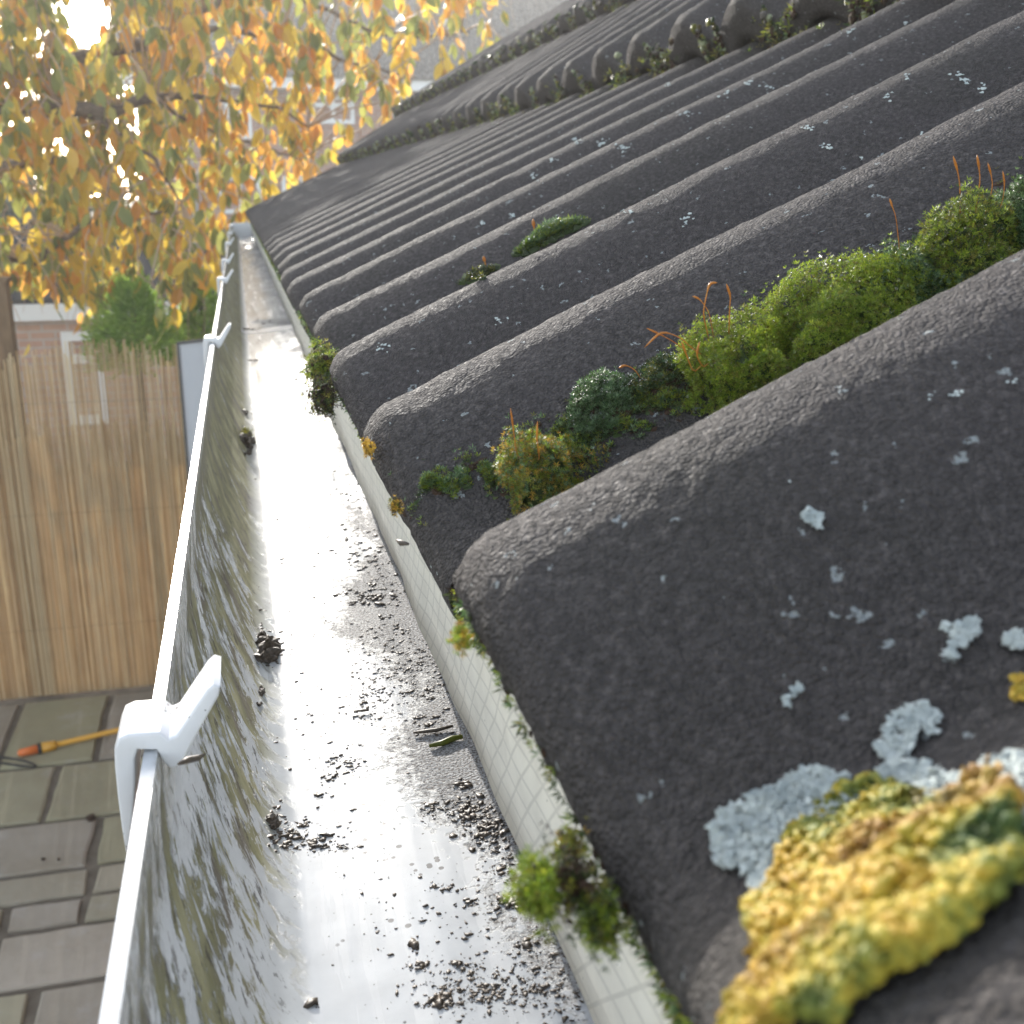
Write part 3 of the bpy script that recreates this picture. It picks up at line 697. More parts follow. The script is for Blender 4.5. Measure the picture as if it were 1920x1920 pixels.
def lichen_poly(name, label, poly, n, r, mt, curl=.45, thick=0, cat='lichen', group=None, ragged=0, clump=False):
    us = [p[0] for p in poly]; vs_ = [p[1] for p in poly]; g = G(); c0 = None; cnt = 0; tries = 0
    while cnt < n and tries < n * 12:
        tries += 1
        u, v = rnd(min(us), max(us)), rnd(min(vs_), max(vs_))
        if not inside((u, v), poly): continue
        if ragged and noise.noise(Vector((u / 11, v / 11, 5))) < -ragged: continue
        h = hit(u, v)
        if not h: continue
        s, y, P, nn = h; c0 = c0 or P
        if clump:
            t_ = thick * max(0, .5 + 1.2 * noise.noise(Vector((P.x * 90, P.y * 90, 3)))) * rnd(.3, 1)
        else: t_ = thick * rnd(0, 1)
        d_ = (nn + Vector((rnd(-.45, .45), rnd(-.45, .45), rnd(-.2, .4)))).normalized()
        ruffle(g, P + nn * (t_ + r * .15), d_, r * rnd(.55, 1.3), 0, curl)
        cnt += 1
    if clump:
        for k in range(5200):
            u, v = rnd(min(us), max(us)), rnd(min(vs_), max(vs_))
            h = inside((u, v), poly) and hit(u, v)
            if h:
                P = h[2]; t_ = thick * max(0, .5 + 1.2 * noise.noise(Vector((P.x * 90, P.y * 90, 3))))
                lump(g, P + h[3] * t_ * rnd(.5, 1.15), (h[3] + Vector((rnd(-.3, .3), rnd(-.3, .3), 0))).normalized(), r * rnd(.4, 1.25), .75, ICO1, .5)
    t = g.obj(name, mt, None, True); tag(t, label, cat, group)
    return t
big_pale = [(1348,1560),(1380,1530),(1440,1500),(1520,1462),(1590,1470),(1600,1500),(1650,1480),(1680,1440),(1730,1450),(1800,1480),(1860,1440),(1930,1430),(1930,1560),(1800,1540),(1700,1530),(1600,1530),(1520,1600),(1480,1680),(1440,1720),(1400,1640),(1350,1635)]
lichen_poly('pale_lichen', 'large pale blue grey lichen bordering the top of the yellow patch', big_pale, 2600, .0010, M['lichen_pale'], .8, .0009, ragged=.04)
yel = [(1345,1925),(1360,1870),(1420,1830),(1440,1780),(1410,1730),(1450,1690),(1480,1650),(1500,1590),(1540,1530),(1620,1500),(1700,1500),(1770,1510),(1850,1480),(1925,1520),(1925,1670),(1860,1730),(1780,1790),(1700,1840),(1620,1870),(1580,1925)]
lichen_poly('yellow_lichen', 'big crusty yellow orange lichen with green patches at the bottom right', yel, 2600, .0013, M['lichen_yellow'], 1.0, .0042, clump=True, ragged=.42)
grp = 'small pale lichen patches scattered on the nearest tile'
for lb, poly, n in (
  ('ragged pale lichen patch just above the big pale and yellow lichen', [(1640,1415),(1665,1385),(1670,1350),(1700,1340),(1740,1328),(1765,1350),(1760,1385),(1725,1375),(1715,1410),(1690,1438),(1660,1430)], 170),
  ('pale lichen patch with a white hook shape left of the right edge', [(1770,1180),(1800,1178),(1830,1165),(1838,1190),(1815,1215),(1790,1245),(1772,1240),(1795,1210)], 60),
  ('ring shaped pale lichen touching the right edge', [(1885,1205),(1905,1190),(1925,1200),(1925,1225),(1900,1225)], 36),
  ('lone white lichen spot in the middle of the dark tile face', [(1503,962),(1525,958),(1543,965),(1540,995),(1520,990),(1505,978)], 26),
  ('faint small lichen flecks high above the pale lichen corner', [(1472,1320),(1490,1300),(1510,1292),(1500,1315),(1480,1332)], 14)):
    lichen_poly('pale_lichen', lb, poly, int(n * 1.6), .0008, M['lichen_pale'], .6, .0003, group=grp, ragged=.06)
lichen_poly('yellow_lichen', 'small lime yellow lichen spot on the right edge above the big patch', [(1908,1285),(1925,1275),(1925,1330),(1910,1310)], 14, .0014, M['lichen_yellow'], .6, .0006)
# lichen dots on the farther rolls
g = G()
for u, v, s_ in ((725,648,16),(938,604,10),(1080,268,9),(1165,275,12),(1255,160,7),(1405,160,7),(1440,165,8),(1515,240,10),(1550,278,9),(1288,413,10),(1170,398,12),(1312,490,10),(1040,705,12),(1055,712,8),(1228,632,8),(1785,255,8),(1840,165,9),(1900,198,8),(1700,50,8),(1590,60,7),(960,405,8),(1130,270,8),(1085,425,8),(1665,180,8),(1795,140,10),(1810,150,9),(1700,142,7),(1745,745,7),(1790,740,9),(1895,715,7),(1480,905,4),(850,505,7),(1000,330,8),(1040,300,8),(905,420,7),(1290,215,8),(1360,180,8),(1620,300,8),(1735,255,7),(770,745,6),(1050,700,6)):
    for k in range(int(s_ * .8)):
        h = hit(u + random.gauss(0, s_ * .7), v + random.gauss(0, s_ * .45))
        if h:
            d = h[2].length; ruffle(g, h[2] + h[3] * .0003, h[3], d / FPX * rnd(1.5, 4.2), 0, .3, 6)
tag(g.obj('lichen_specks', M['lichen_pale']), 'tiny pale lichen flecks dotted over the tile ridges', 'lichen', kind='stuff')

# ------------------------------------------------------------------ silt and debris in the gutter
def floor_z(x):
    for (x0, z0), (x1, z1) in zip(IN[6:], IN[7:]):
        if x0 <= x <= x1: return z0 + (z1 - z0) * (x - x0) / (x1 - x0)
    return -.205
def gfloor(u, v):
    P = atz(u, v, -.208)
    for _ in range(3): P = atz(u, v, floor_z(P.x) + gwave(P.y)[1])
    return P
g = G()
CL = [(690,900,45,30,90,3),(660,925,40,14,60,2.5),(700,1010,50,45,190,3),(680,1045,50,30,130,3),(700,1120,45,14,110,5),(720,1090,40,30,90,3),(735,1180,60,25,120,3),(760,1240,70,50,380,2.4),(700,1260,60,60,180,2),
      (800,1295,40,18,130,3),(790,1235,55,20,90,2.6),(800,1352,45,10,46,4),(820,1378,40,5,30,4),(690,1330,25,25,60,3),(700,1290,30,30,50,3),(500,1222,24,18,170,4),(488,1205,10,30,60,4),(655,1432,30,12,50,4),(625,1460,20,8,14,4),
      (865,1472,14,7,26,6),(880,1515,25,16,110,5),(905,1545,30,20,150,5),(930,1570,20,20,80,4),(830,1510,22,14,50,4),(815,1525,25,18,40,2.6),(535,1565,40,14,90,4.5),(540,1588,45,8,90,4.5),(600,1580,20,8,40,5.5),(630,1590,20,6,20,4),(570,1545,14,5,16,4),
      (520,1540,18,30,40,4),(840,1665,28,7,30,4),(880,1690,18,10,12,4),(960,1690,18,12,46,7),(930,1690,30,30,30,4),(950,1630,30,20,40,4),(960,1600,30,30,50,3.5),(780,1768,6,4,5,8),(795,1812,26,6,26,5),(870,1815,20,6,18,5),(820,1880,25,8,46,6),(880,1860,70,30,260,3.4),(950,1850,80,35,260,3.2),(1010,1800,50,30,50,4),(1040,1870,50,30,90,4),
      (900,1740,110,50,60,4),(1000,1770,30,14,24,6),(750,1750,90,120,50,3),(620,1540,80,120,46,3),(590,1886,6,5,7,8),(598,1490,5,3,4,6),(560,1150,60,200,60,2.4),(640,1350,90,60,80,2.4),(600,1000,60,200,40,2.4),
      (490,590,6,2,4,3),(472,618,9,2,14,4),(500,602,12,3,6,2.5),(480,640,6,2,3,2.5),(478,675,12,3,12,3.5),(552,705,8,4,8,3.5),(515,740,8,4,4,3),(495,735,8,5,3,3),(465,775,6,2,5,3),(520,720,20,8,6,2.5)]
for u, v, su, sv, n, s_ in CL:
    sx, sy = 9, 9
    for k in range(int(n * 2.4)):
        uu, vv = random.gauss(u, su * .7), random.gauss(v, sv * .7)
        if noise.noise(Vector((uu / 16, vv / 9, 2))) < -.12: continue
        P = gfloor(uu, vv)
        if not (-.004 < P.x < .1 and 0 < P.y): continue
        d = P.length; r = d / FPX * s_ * random.choice((.16, .2, .25, .3, .4, .6, 1.1)) * rnd(.6, 1.15)
        lump(g, P + Vector((0, 0, r * .15)), Vector((0, 0, 1)), r, .42, ICO1, .6, 0, rnd(1, 2.2))
tag(g.obj('gutter_silt', M['wet_silt'], None, True), 'wet dark silt crumbs scattered over the shiny gutter floor', 'silt', kind='stuff')
# lumps at the fold between wall and floor
def fold_lump(lst, label, group=None, moss=False):
    P0 = gfloor(*lst[0][:2]); g = G(); 
    for u, v, r_px, n in lst:
        for k in range(n):
            P = gfloor(u + random.gauss(0, r_px * .33), v + random.gauss(0, r_px * .33)); P.x = max(P.x, -.008); P.z = floor_z(P.x)
            r = P.length / FPX * r_px * rnd(.2, .6); lump(g, P + Vector((0, 0, r * .5)), Vector((-.2, 0, 1)), r, .9, ICO2, .6)
    if moss:
        for k in range(40):
            P = gfloor(moss[0] + random.gauss(0, 5), moss[1] + random.gauss(0, 5)) + Vector((0, 0, .004)); shoot(g, P, Vector((-.2, -.5, 1)), .003, 1, 5)
    o = g.obj('silt_lump', [M['wet_silt'], M['moss_olive']]); tag(o, label, 'debris', group)
fold_lump([(462, 828, 16, 10), (458, 805, 9, 4), (465, 850, 8, 4)], 'dark mossy lump in the gutter fold beside the felt top', 'dark lumps caught along the gutter fold', (462, 822))
fold_lump([(458, 775, 7, 5)], 'small dark lump just above the mossy lump in the fold', 'dark lumps caught along the gutter fold')
fold_lump([(505, 1225, 26, 14), (490, 1205, 14, 8)], 'black spiky silt heap on the fold opposite the near clip', 'dark lumps caught along the gutter fold')
fold_lump([(488, 1300, 10, 7), (486, 1320, 7, 5)], 'small dark lump below the silt heap right of the clip arm', 'dark lumps caught along the gutter fold')
fold_lump([(512, 1545, 14, 9)], 'small dark lump on the fold level with the clip leg end', 'dark lumps caught along the gutter fold')
def flake(label, pts, wpx, m_):
    g = G(); P = [gfloor(u, v) + Vector((0, 0, .0012)) for u, v in pts]
    n_ = len(P); r = [P[i].length / FPX * wpx * (.35 + math.sin(math.pi * (i + .4) / n_)) * .5 for i in range(n_)]
    g.tube(P, r, 6); o = g.obj('plant_scrap', m_, None, True); tag(o, label, 'debris', 'plant scraps lying on the gutter floor'); return o
flake('olive plant scrap sticking out from under the felt edge', [(805,1404),(830,1398),(848,1390),(868,1386)], 9, M['moss_olive'])
flake('thinner brown plant scrap above the olive scrap', [(775,1379),(800,1376),(818,1374),(850,1366)], 6, M['wet_silt'])
flake('tiny dark stick across the middle of the wet floor', [(668,1338),(680,1337),(692,1336)], 4, M['wet_silt'])
# twig under the nearest clip
g = G(); P = [aty(335, 1432, .248), aty(352, 1425, .252), aty(372, 1421, .256), aty(384, 1414, .258)]
g.tube(P, [.0004, .0009, .0008, .0003], 6); tag(g.obj('dead_bud', M['wet_silt'], None, True), 'small dark bud stuck to the gutter wall under the near clip', 'debris')
g = G(); P = [aty(744, 1013, .288), aty(752, 1018, .286), aty(766, 1020, .284)]
g.tube(P, [.0004, .0009, .0004], 6); tag(g.obj('dark_flake', M['wet_silt'], None, True), 'tiny black flake on the cream felt below the tile edge', 'debris')

# ------------------------------------------------------------------ reed fence, posts, board
FY = 5.55
fence = thing('reed_fence', 'tan reed screen fence with vertical stems at the end of the patio', 'fence', (-1.5, FY, GZ))
def reed_mat():
    m = mat('dry_reed', rough=.7, spec=.3); n = N(m); g_ = n.new('ShaderNodeNewGeometry')
    v = n.coord('Object', scale=(1, 1, .25))
    f = n.math('ADD', n.math('MULTIPLY', g_.outputs['Random Per Island'], .55), n.math('MULTIPLY', n.noise(v, 22, 5, .65), .45))
    c = n.ramp(f, [(.18, (.44, .28, .14)), (.4, (.64, .46, .25)), (.6, (.76, .60, .36)), (.85, (.88, .77, .52))]); n.base(c)
    t = n.new('ShaderNodeBsdfTranslucent'); n.link(c, t.inputs[0]); mx = n.new('ShaderNodeMixShader'); mx.inputs[0].default_value = .4
    n.link(n.b.outputs[0], mx.inputs[1]); n.link(t.outputs[0], mx.inputs[2]); n.link(mx.outputs[0], n.out.inputs[0]); return m
M['reed'] = reed_mat()
g = G(); x = -4.2
while x < -.02:
    if True:
        r = rnd(.0027, .0036); top = -.70 + .05 * noise.noise(Vector((x * 2, 0, 0))) + rnd(-.06, .035) - (.03 if x < -.9 else 0); zb = GZ + .03
        ln = rnd(-.004, .004); zs = [zb, zb + .6, zb + 1.25, top]
        pts = [Vector((x + ln * k / 3 + rnd(-.002, .002), FY + rnd(-.002, .002), z)) for k, z in enumerate(zs)]
        g.tube(pts, r, 3, cap=False)
    x += rnd(.0066, .0090)
x = -4.2
while x < -.02:
    top = -1.10 + rnd(-.07, .05)
    g.tube([(x, FY + .009, GZ + .03), (x + rnd(-.004, .004), FY + .010, -1.8), (x + rnd(-.003, .003), FY + .009, top)], rnd(.003, .0038), 3, cap=False); x += rnd(.0050, .0074)
g.obj('reed_screen', M['reed'], fence)
for zz in (-.95, -1.5, -2.1):
    g = G(); g.tube([(-4.2, FY - .006, zz), (-.02, FY - .006, zz - .01)], .0007, 5); g.obj('binding_wire', M['timber'], fence)
g = G()
for px in (-4.1, -2.3): pass
for px in (-3.9,):
    g = G(); g.box((px - .03, FY + .012, GZ), (px + .03, FY + .072, -.80)); g.obj('post', M['timber'], fence)
g = G(); a = aty(0, 640, FY + .15); px = aty(8, 600, FY + .1).x
pt = thing('timber_post', 'pale timber post rising above the reed screen at the left edge', 'post', (px, FY + .15, GZ))
g.box((px - .09, FY + .1, GZ), (px + .025, FY + .2, aty(8, 530, FY + .1).z)); g.obj('shaft', M['timber'], pt)
g = G(); g.box((px - .1, FY + .09, aty(8, 530, FY + .1).z), (px + .035, FY + .21, aty(8, 530, FY + .1).z + .02)); g.obj('post_cap', M['timber'], pt)
# leaning board
BY = 5.25
c0, c1, c2 = aty(336, 646, BY), aty(450, 632, BY), aty(393, 1345, BY - .02)
c3 = c2 + (c1 - c0); board = thing('display_board', 'pale blue white board with dark grey edging standing behind the gutter', 'board', c2)
def quadbox(A, B, Cc, D, th):
    g = G(); o_ = Vector((0, th, 0)); g.add([A, B, Cc, D, A + o_, B + o_, Cc + o_, D + o_], [(0,1,2,3),(7,6,5,4),(0,4,5,1),(1,5,6,2),(2,6,7,3),(3,7,4,0)]); return g
quadbox(c0, c1, c3, c2, .02).obj('panel', mat('board_white', (.62, .68, .74), .35), board)
e = .012; ex = (c1 - c0).normalized() * e; ed = (c2 - c0).normalized() * e; fr = Vector((0, -.006, 0))
quadbox(c0 - ex + fr, c0 + fr, c2 + fr, c2 - ex + fr, .03).obj('edge_trim', M['grey_trim'], board)
quadbox(c0 - ex - ed + fr, c1 - ed + fr, c1 + fr, c0 - ex + fr, .03).obj('edge_trim', M['grey_trim'], board)

# orange pole and cable on the patio
zp = GZ + .045
p0, p1 = atz(33, 1413, zp), atz(213, 1371, zp); dr = (p1 - p0).normalized(); pole = thing('long_pole', 'yellow pole with orange tip lying on the patio slabs', 'pole', p0)
g = G(); g.tube([p0 + dr * .16, p0 + dr * 1.5], .0125, 10); g.obj('shaft', M['yellow_tube'], pole, True)
g = G(); g.tube([p0, p0 + dr * .012, p0 + dr * .09], [.008, .017, .022], 10); g.obj('tip', M['orange'], pole, True)
g = G(); g.tube([p0 + dr * .085, p0 + dr * .1, p0 + dr * .102], [.024, .026, .02], 10); g.obj('ring', M['rust'], pole, True)
g = G(); g.tube([p0 + dr * .1, p0 + dr * .16, p0 + dr * .17], [.024, .022, .014], 10); g.obj('collar', M['yellow_tube'], pole, True)
g = G(); pts = []
for k in range(60):
    q = k / 59 * 11; cc = atz(40, 1432, GZ + .026); pts.append(cc + Vector((-.25 + .30 * math.sin(q * .5) + .01 * k / 10, .03 + .075 * math.cos(q * .9 + .6), 0)))
g.tube(pts, .005, 6); tag(g.obj('cable', M['rust'], None, True), 'thin black cable looped on the slabs beside the orange tip', 'cable')
for u, v, r in ((171, 1536, .018), (81, 1612, .008), (110, 1612, .006)):
    g = G(); P = atz(u, v, GZ + .024); lump(g, P + Vector((0, 0, r * .4)), Vector((0, 0, 1)), r, .7, ICO2, .4)
    tag(g.obj('fallen_crumb', M['root_silt']), {171: 'largest dark crumb lying on a patio slab', 81: 'tiny dark crumb on the narrow greenish slab', 110: 'faint speck beside the crumb on the narrow slab'}[u], 'crumb', 'crumbs fallen on the patio')

# ------------------------------------------------------------------ background : outbuilding, houses
def window(parent, x0, x1, z0, z1, y, fw=.06, mull=(), trans=()):
    g = G(); yy = y - .05
    g.box((x0, yy, z0), (x0 + fw, y + .03, z1)); g.box((x1 - fw, yy, z0), (x1, y + .03, z1)); g.box((x0 + fw, yy, z0), (x1 - fw, y + .03, z0 + fw)); g.box((x0 + fw, yy, z1 - fw), (x1 - fw, y + .03, z1))
    for m_ in mull: g.box((m_ - fw / 2, yy + .003, z0 + fw), (m_ + fw / 2, y + .02, z1 - fw))
    for t_ in trans: g.box((x0 + fw, yy + .006, t_ - fw / 2), (x1 - fw, y + .02, t_ + fw / 2))
    f_ = g.obj('window_frame', M['white_paint'], parent)
    g = G(); g.box((x0 + fw, y - .012, z0 + fw), (x1 - fw, y + .01, z1 - fw))
    p_ = g.obj('window_pane', M['glass'], f_); return f_
OY = 11.0
ob = thing('garden_outbuilding', 'low brick outbuilding with white fascia seen above the reed fence', 'outbuilding', (-1.5, OY, GZ))
zf0, zf1 = aty(170, 597, OY).z, aty(170, 566, OY).z; xr = aty(480, 580, OY).x
g = G(); g.box((-6, OY, GZ), (xr, OY + 2.5, zf0)); g.obj('wall', M['brick_pale'], ob)
g = G(); g.box((-6.1, OY - .12, zf0), (xr + .1, OY - .002, zf1)); g.obj('fascia', M['white_paint'], ob)
zr = aty(170, 500, OY).z
g = G(); g.add([(-6.1, OY - .12, zf1 + .002), (xr + .1, OY - .12, zf1 + .002), (xr + .1, OY + 2.6, zr + .25), (-6.1, OY + 2.6, zr + .25), (-6.1, OY - .12, zf1 + .05), (xr + .1, OY - .12, zf1 + .05), (xr + .1, OY + 2.6, zr + .31), (-6.1, OY + 2.6, zr + .31)], [(0,3,2,1),(4,5,6,7),(0,1,5,4),(1,2,6,5),(2,3,7,6),(3,0,4,7)]); g.obj('roof', mat('dark_felt_roof', (.03, .03, .033), .95, 0), ob)
a, b = aty(114, 622, OY), aty(206, 792, OY)
window(ob, a.x, b.x, b.z, a.z, OY, .085, (), (aty(150, 672, OY).z,))
# far brick house
HY = 25.0
hz = lambda v: aty(600, v, HY).z
hx = lambda u: aty(u, 200, HY).x
h2 = thing('far_brick_house', 'two storey brick house with grey tiled roof behind the autumn tree', 'house', (hx(600), HY, GZ))
xl, xrr = hx(255), hx(1500); ze = hz(155)
g = G(); g.box((xl, HY, GZ), (xrr, HY + 8, ze)); g.obj('wall', M['brick'], h2)
g = G(); g.box((xl - .3, HY - .45, ze - .16), (xrr + .3, HY - .02, ze + .06)); g.obj('fascia', M['white_paint'], h2)
g = G(); nr = 22; y0_, z0_, y1_, z1_ = HY - .5, ze + .07, HY + 4, ze + 3.3
for i in range(nr):
    ta, tb = i / nr, (i + 1) / nr; ya, yb = y0_ + (y1_ - y0_) * ta, y0_ + (y1_ - y0_) * tb; za, zb = z0_ + (z1_ - z0_) * ta, z0_ + (z1_ - z0_) * tb
    nx = 90; vs = []; 
    for k in range(nx * 4 + 1):
        xx = xl - .4 + (xrr - xl + .8) * k / (nx * 4); wv = .035 * math.sin(k * math.pi / 2 + .8)
        vs += [(xx, ya, za + .05 + wv), (xx, yb, zb + .012 + wv), (xx, ya, za - .02)]
    g.add(vs, [(3*k, 3*k+3, 3*k+4, 3*k+1) for k in range(nx*4)] + [(3*k+2, 3*k+5, 3*k+3, 3*k) for k in range(nx*4)])
g.add([(xl - .4, y1_, z1_), (xrr + .4, y1_, z1_), (xrr + .4, HY + 8.5, ze), (xl - .4, HY + 8.5, ze)], [(0, 1, 2, 3)])
rf = g.obj('roof', M['slate'], h2)
g = G(); g.tube([(xl - .4, y1_, z1_ + .03), (xrr + .4, y1_, z1_ + .03)], .13, 8); g.obj('ridge_tiles', M['slate'], h2)
for u0, u1, v0, v1 in ((583, 664, 178, 232), (380, 470, 190, 262), (735, 800, 178, 240)):
    window(h2, hx(u0), hx(u1), hz(v1), hz(v0), HY, .09, ((hx(u0) + hx(u1)) / 2,), (hz(v0 + (v1 - v0) * .35),))
for u0, u1, v0, v1 in ((400, 480, 330, 400), (520, 600, 330, 400), (270, 340, 330, 400)):
    window(h2, hx(u0), hx(u1), hz(v1), hz(v0), HY, .09, ((hx(u0) + hx(u1)) / 2,))
vp = thing('roof_vent_pipe', 'pale vent pipe with flared base on the far tiled roof', 'pipe', (hx(843), HY + .6, ze + .9))
yv = HY + 1.1; zb = ze + .1 + (yv - HY + .5) * 3.23 / 4.5; xx = aty(843, 60, yv).x
g = G(); g.tube([(xx, yv, zb - .1), (xx, yv, zb + 1.6)], .09, 12); g.obj('pipe', M['pale_bark'], vp, True)
g = G(); g.tube([(xx, yv - .05, zb - .12), (xx, yv, zb + .25)], [.34, .1], 12); g.obj('flashing', M['pale_bark'], vp, True)

# ------------------------------------------------------------------ trees
def leaf(g, P, d, nrm_, L_, mi):
    d = d.normalized(); s = d.cross(nrm_).normalized(); n_ = s.cross(d); w_ = L_ * rnd(.24, .32)
    fold = rnd(.05, .25) * w_; tipc = n_ * rnd(-.2, .2) * L_
    vs = [P, P + d * L_ * .3 + s * w_ * .85 + n_ * fold, P + d * L_ * .65 + s * w_ * .75 + n_ * fold + tipc * .4, P + d * L_ + tipc,
          P + d * L_ * .65 - s * w_ * .75 + n_ * fold + tipc * .4, P + d * L_ * .3 - s * w_ * .85 + n_ * fold, P + d * L_ * .5 + tipc * .2]
    g.add(vs, [(0, 1, 6), (1, 2, 6), (2, 3, 6), (3, 4, 6), (4, 5, 6), (5, 0, 6)], mi)
CROWN = [(-160,-160),(960,-160),(945,20),(935,70),(905,120),(830,175),(740,215),(680,245),(620,280),(590,310),(545,340),(500,375),(455,420),(400,500),(350,560),(300,520),(250,545),(180,590),(140,520),(90,555),(40,520),(-160,540)]
random.seed(23)
tree = thing('autumn_tree', 'leafy tree with hanging yellow and orange autumn leaves at upper left', 'tree', (-3.4, 7.5, GZ))
tg = G(); tg.tube([(-3.4, 7.5, GZ), (-3.35, 7.45, -1.5), (-3.2, 7.4, -.4), (-3.15, 7.4, .6), (-3.0, 7.5, 1.8), (-2.8, 7.6, 3.2)], [.19, .16, .14, .12, .08, .03], 12)
tg.obj('trunk', M['bark'], tree, True)
def limb(pix, ys_, r0, r1):
    P = [Vector(p) if len(p) == 3 else aty(p[0], p[1], y) for p, y in zip(pix, ys_)]
    Q = []
    for i in range(len(P) - 1):
        for t in range(5): Q.append(P[i].lerp(P[i+1], t / 5) + Vector((rnd(-.012, .012), rnd(-.02, .02), rnd(-.012, .012))))
    Q.append(P[-1]); n_ = len(Q)
    g = G(); g.tube(Q, [r0 + (r1 - r0) * i / (n_ - 1) for i in range(n_)], 8); g.obj('branch', M['bark'], tree, True); return Q
LIM = []
T0 = (-3.17, 7.4, .45)
LIM += limb([T0, (-90, 205), (40, 203), (110, 200), (210, 213), (280, 180), (330, 178), (430, 190)], [7.4, 7.3, 7.0, 6.9, 6.8, 6.8, 6.9, 7.0], .07, .012)
LIM += limb([(110, 195), (170, 215), (215, 245), (290, 300), (340, 380)], [6.9, 6.85, 6.8, 6.7, 6.7], .022, .006)
LIM += limb([(-3.1, 7.4, 1.0), (60, 120), (260, 90), (330, 45), (380, 20), (470, -30)], [7.4, 7.4, 7.3, 7.3, 7.3, 7.4], .05, .015)
LIM += limb([(330, 45), (420, 60), (560, 65), (660, 120), (760, 140)], [7.3, 7.3, 7.4, 7.5, 7.6], .02, .006)
LIM += limb([(-3.1, 7.4, 1.4), (100, -120), (400, -90), (700, -60), (900, 10)], [7.4, 7.6, 7.8, 7.9, 8.0], .05, .01)
LIM += limb([(470, -30), (620, 20), (700, 60), (800, 70), (880, 60)], [7.4, 7.5, 7.6, 7.7, 7.7], .016, .005)
LIM += limb([(-3.2, 7.4, .1), (-60, 330), (60, 300), (160, 305), (230, 395), (330, 400)], [7.4, 7.2, 7.0, 6.9, 6.8, 6.9], .04, .008)
LIM += limb([(-3.25, 7.4, -.3), (-60, 480), (60, 490), (130, 440), (240, 360)], [7.4, 7.2, 7.0, 6.9, 7.0], .04, .008)
LIM += limb([(280, 180), (400, 250), (480, 270), (560, 300)], [6.8, 6.9, 7.0, 7.0], .012, .004)
LIM += limb([(430, 190), (520, 200), (580, 240), (600, 270)], [7.0, 7.1, 7.1, 7.2], .01, .004)
tw = G(); lf = G()
def hole(u, v):
    if (u - 158)**2 / 46**2 + (v - 8)**2 / 62**2 < 1 + .5 * noise.noise(Vector((u / 30, v / 30, 0))): return True
    if (u - 615)**2 / 48**2 + (v - 200)**2 / 34**2 < 1: return random.random() < .75
    if (u - 850)**2 / 60**2 + (v - 40)**2 / 50**2 < 1: return random.random() < .5
    return False
cnt = 0
while cnt < 700:
    u, v = rnd(-160, 960), rnd(-170, 540)
    if not inside((u, v), CROWN) or hole(u, v + 20): continue
    if u > 460 and random.random() < .5: continue
    y = rnd(6.3, 8.6); P = aty(u, v, y)
    near = min(LIM, key=lambda q: (q - P).length_squared)
    if (near - P).length < 1.1 and random.random() < .7:
        mid = near.lerp(P, .5) + Vector((rnd(-.06, .06), 0, rnd(.0, .10))); tw.tube([near, mid, P], [.0065, .005, .004], 4, cap=False)
    L_ = rnd(.22, .5); hd = Vector((rnd(-.5, .8), rnd(-.5, .5), 0)); pts = [P]
    for k in range(5):
        t = (k + 1) / 5; pts.append(P + hd * L_ * t * .8 + Vector((rnd(-.01, .01), 0, -L_ * t * (.35 + .6 * t))))
    tw.tube(pts, [.0042, .0036, .003, .0026, .002, .0014], 4, cap=False)
    col = noise.noise(Vector((u / 190, v / 150, 4)))
    mixw = [5, 2 + (3 if u > 380 else 0) + max(0, col) * 8, 3.6 + max(0, -col) * 11 + (2.5 if u < 300 and v < 260 else 0)]
    for k in range(random.randint(8, 13)):
        t = rnd(0.05, 1) * 5; i = min(4, int(t)); Q = pts[i].lerp(pts[i+1], t - i)
        d = Vector((rnd(-.5, .5), rnd(-.5, .5), rnd(-1.2, -.5)))
        Q2 = Q + d.normalized() * .02; uu, vv = proj(Q2)
        if hole(uu, vv): continue
        if not inside((uu, vv), CROWN) and random.random() < .8: continue
        leaf(lf, Q2, d, Vector((rnd(-1, 1), rnd(-1, 1), rnd(-.3, .3))), rnd(.08, .135), random.choices((0, 1, 2), mixw)[0])
    cnt += 1
tag(tw.obj('twigs', M['twig'], tree), kind='stuff')
tag(lf.obj('leaves', M['leaf'], tree), kind='stuff')

birch = thing('young_birch', 'slim pale trunk standing behind the hanging autumn leaves', 'tree', (0, 9.2, GZ))
Pb = [aty(384, 620, 9.2), aty(378, 527, 9.2), aty(368, 440, 9.2), aty(362, 350, 9.2), aty(350, 270, 9.2), aty(352, 200, 9.2)]
Pb = [Vector((Pb[0].x, 9.2, GZ))] + Pb
g = G(); g.tube(Pb, [.055, .042, .036, .034, .03, .024, .016], 10); g.obj('trunk', M['pale_bark'], birch, True)
g = G(); g.tube([Pb[4], Pb[4] + Vector((.1, .1, .22)), Pb[4] + Vector((.25, .1, .55))], [.02, .014, .006], 7); g.obj('branch', M['pale_bark'], birch, True)
g = G(); g.tube([Pb[5], Pb[5] + Vector((-.12, .1, .2)), Pb[5] + Vector((-.3, .1, .5))], [.018, .012, .005], 7); g.obj('branch', M['pale_bark'], birch, True)

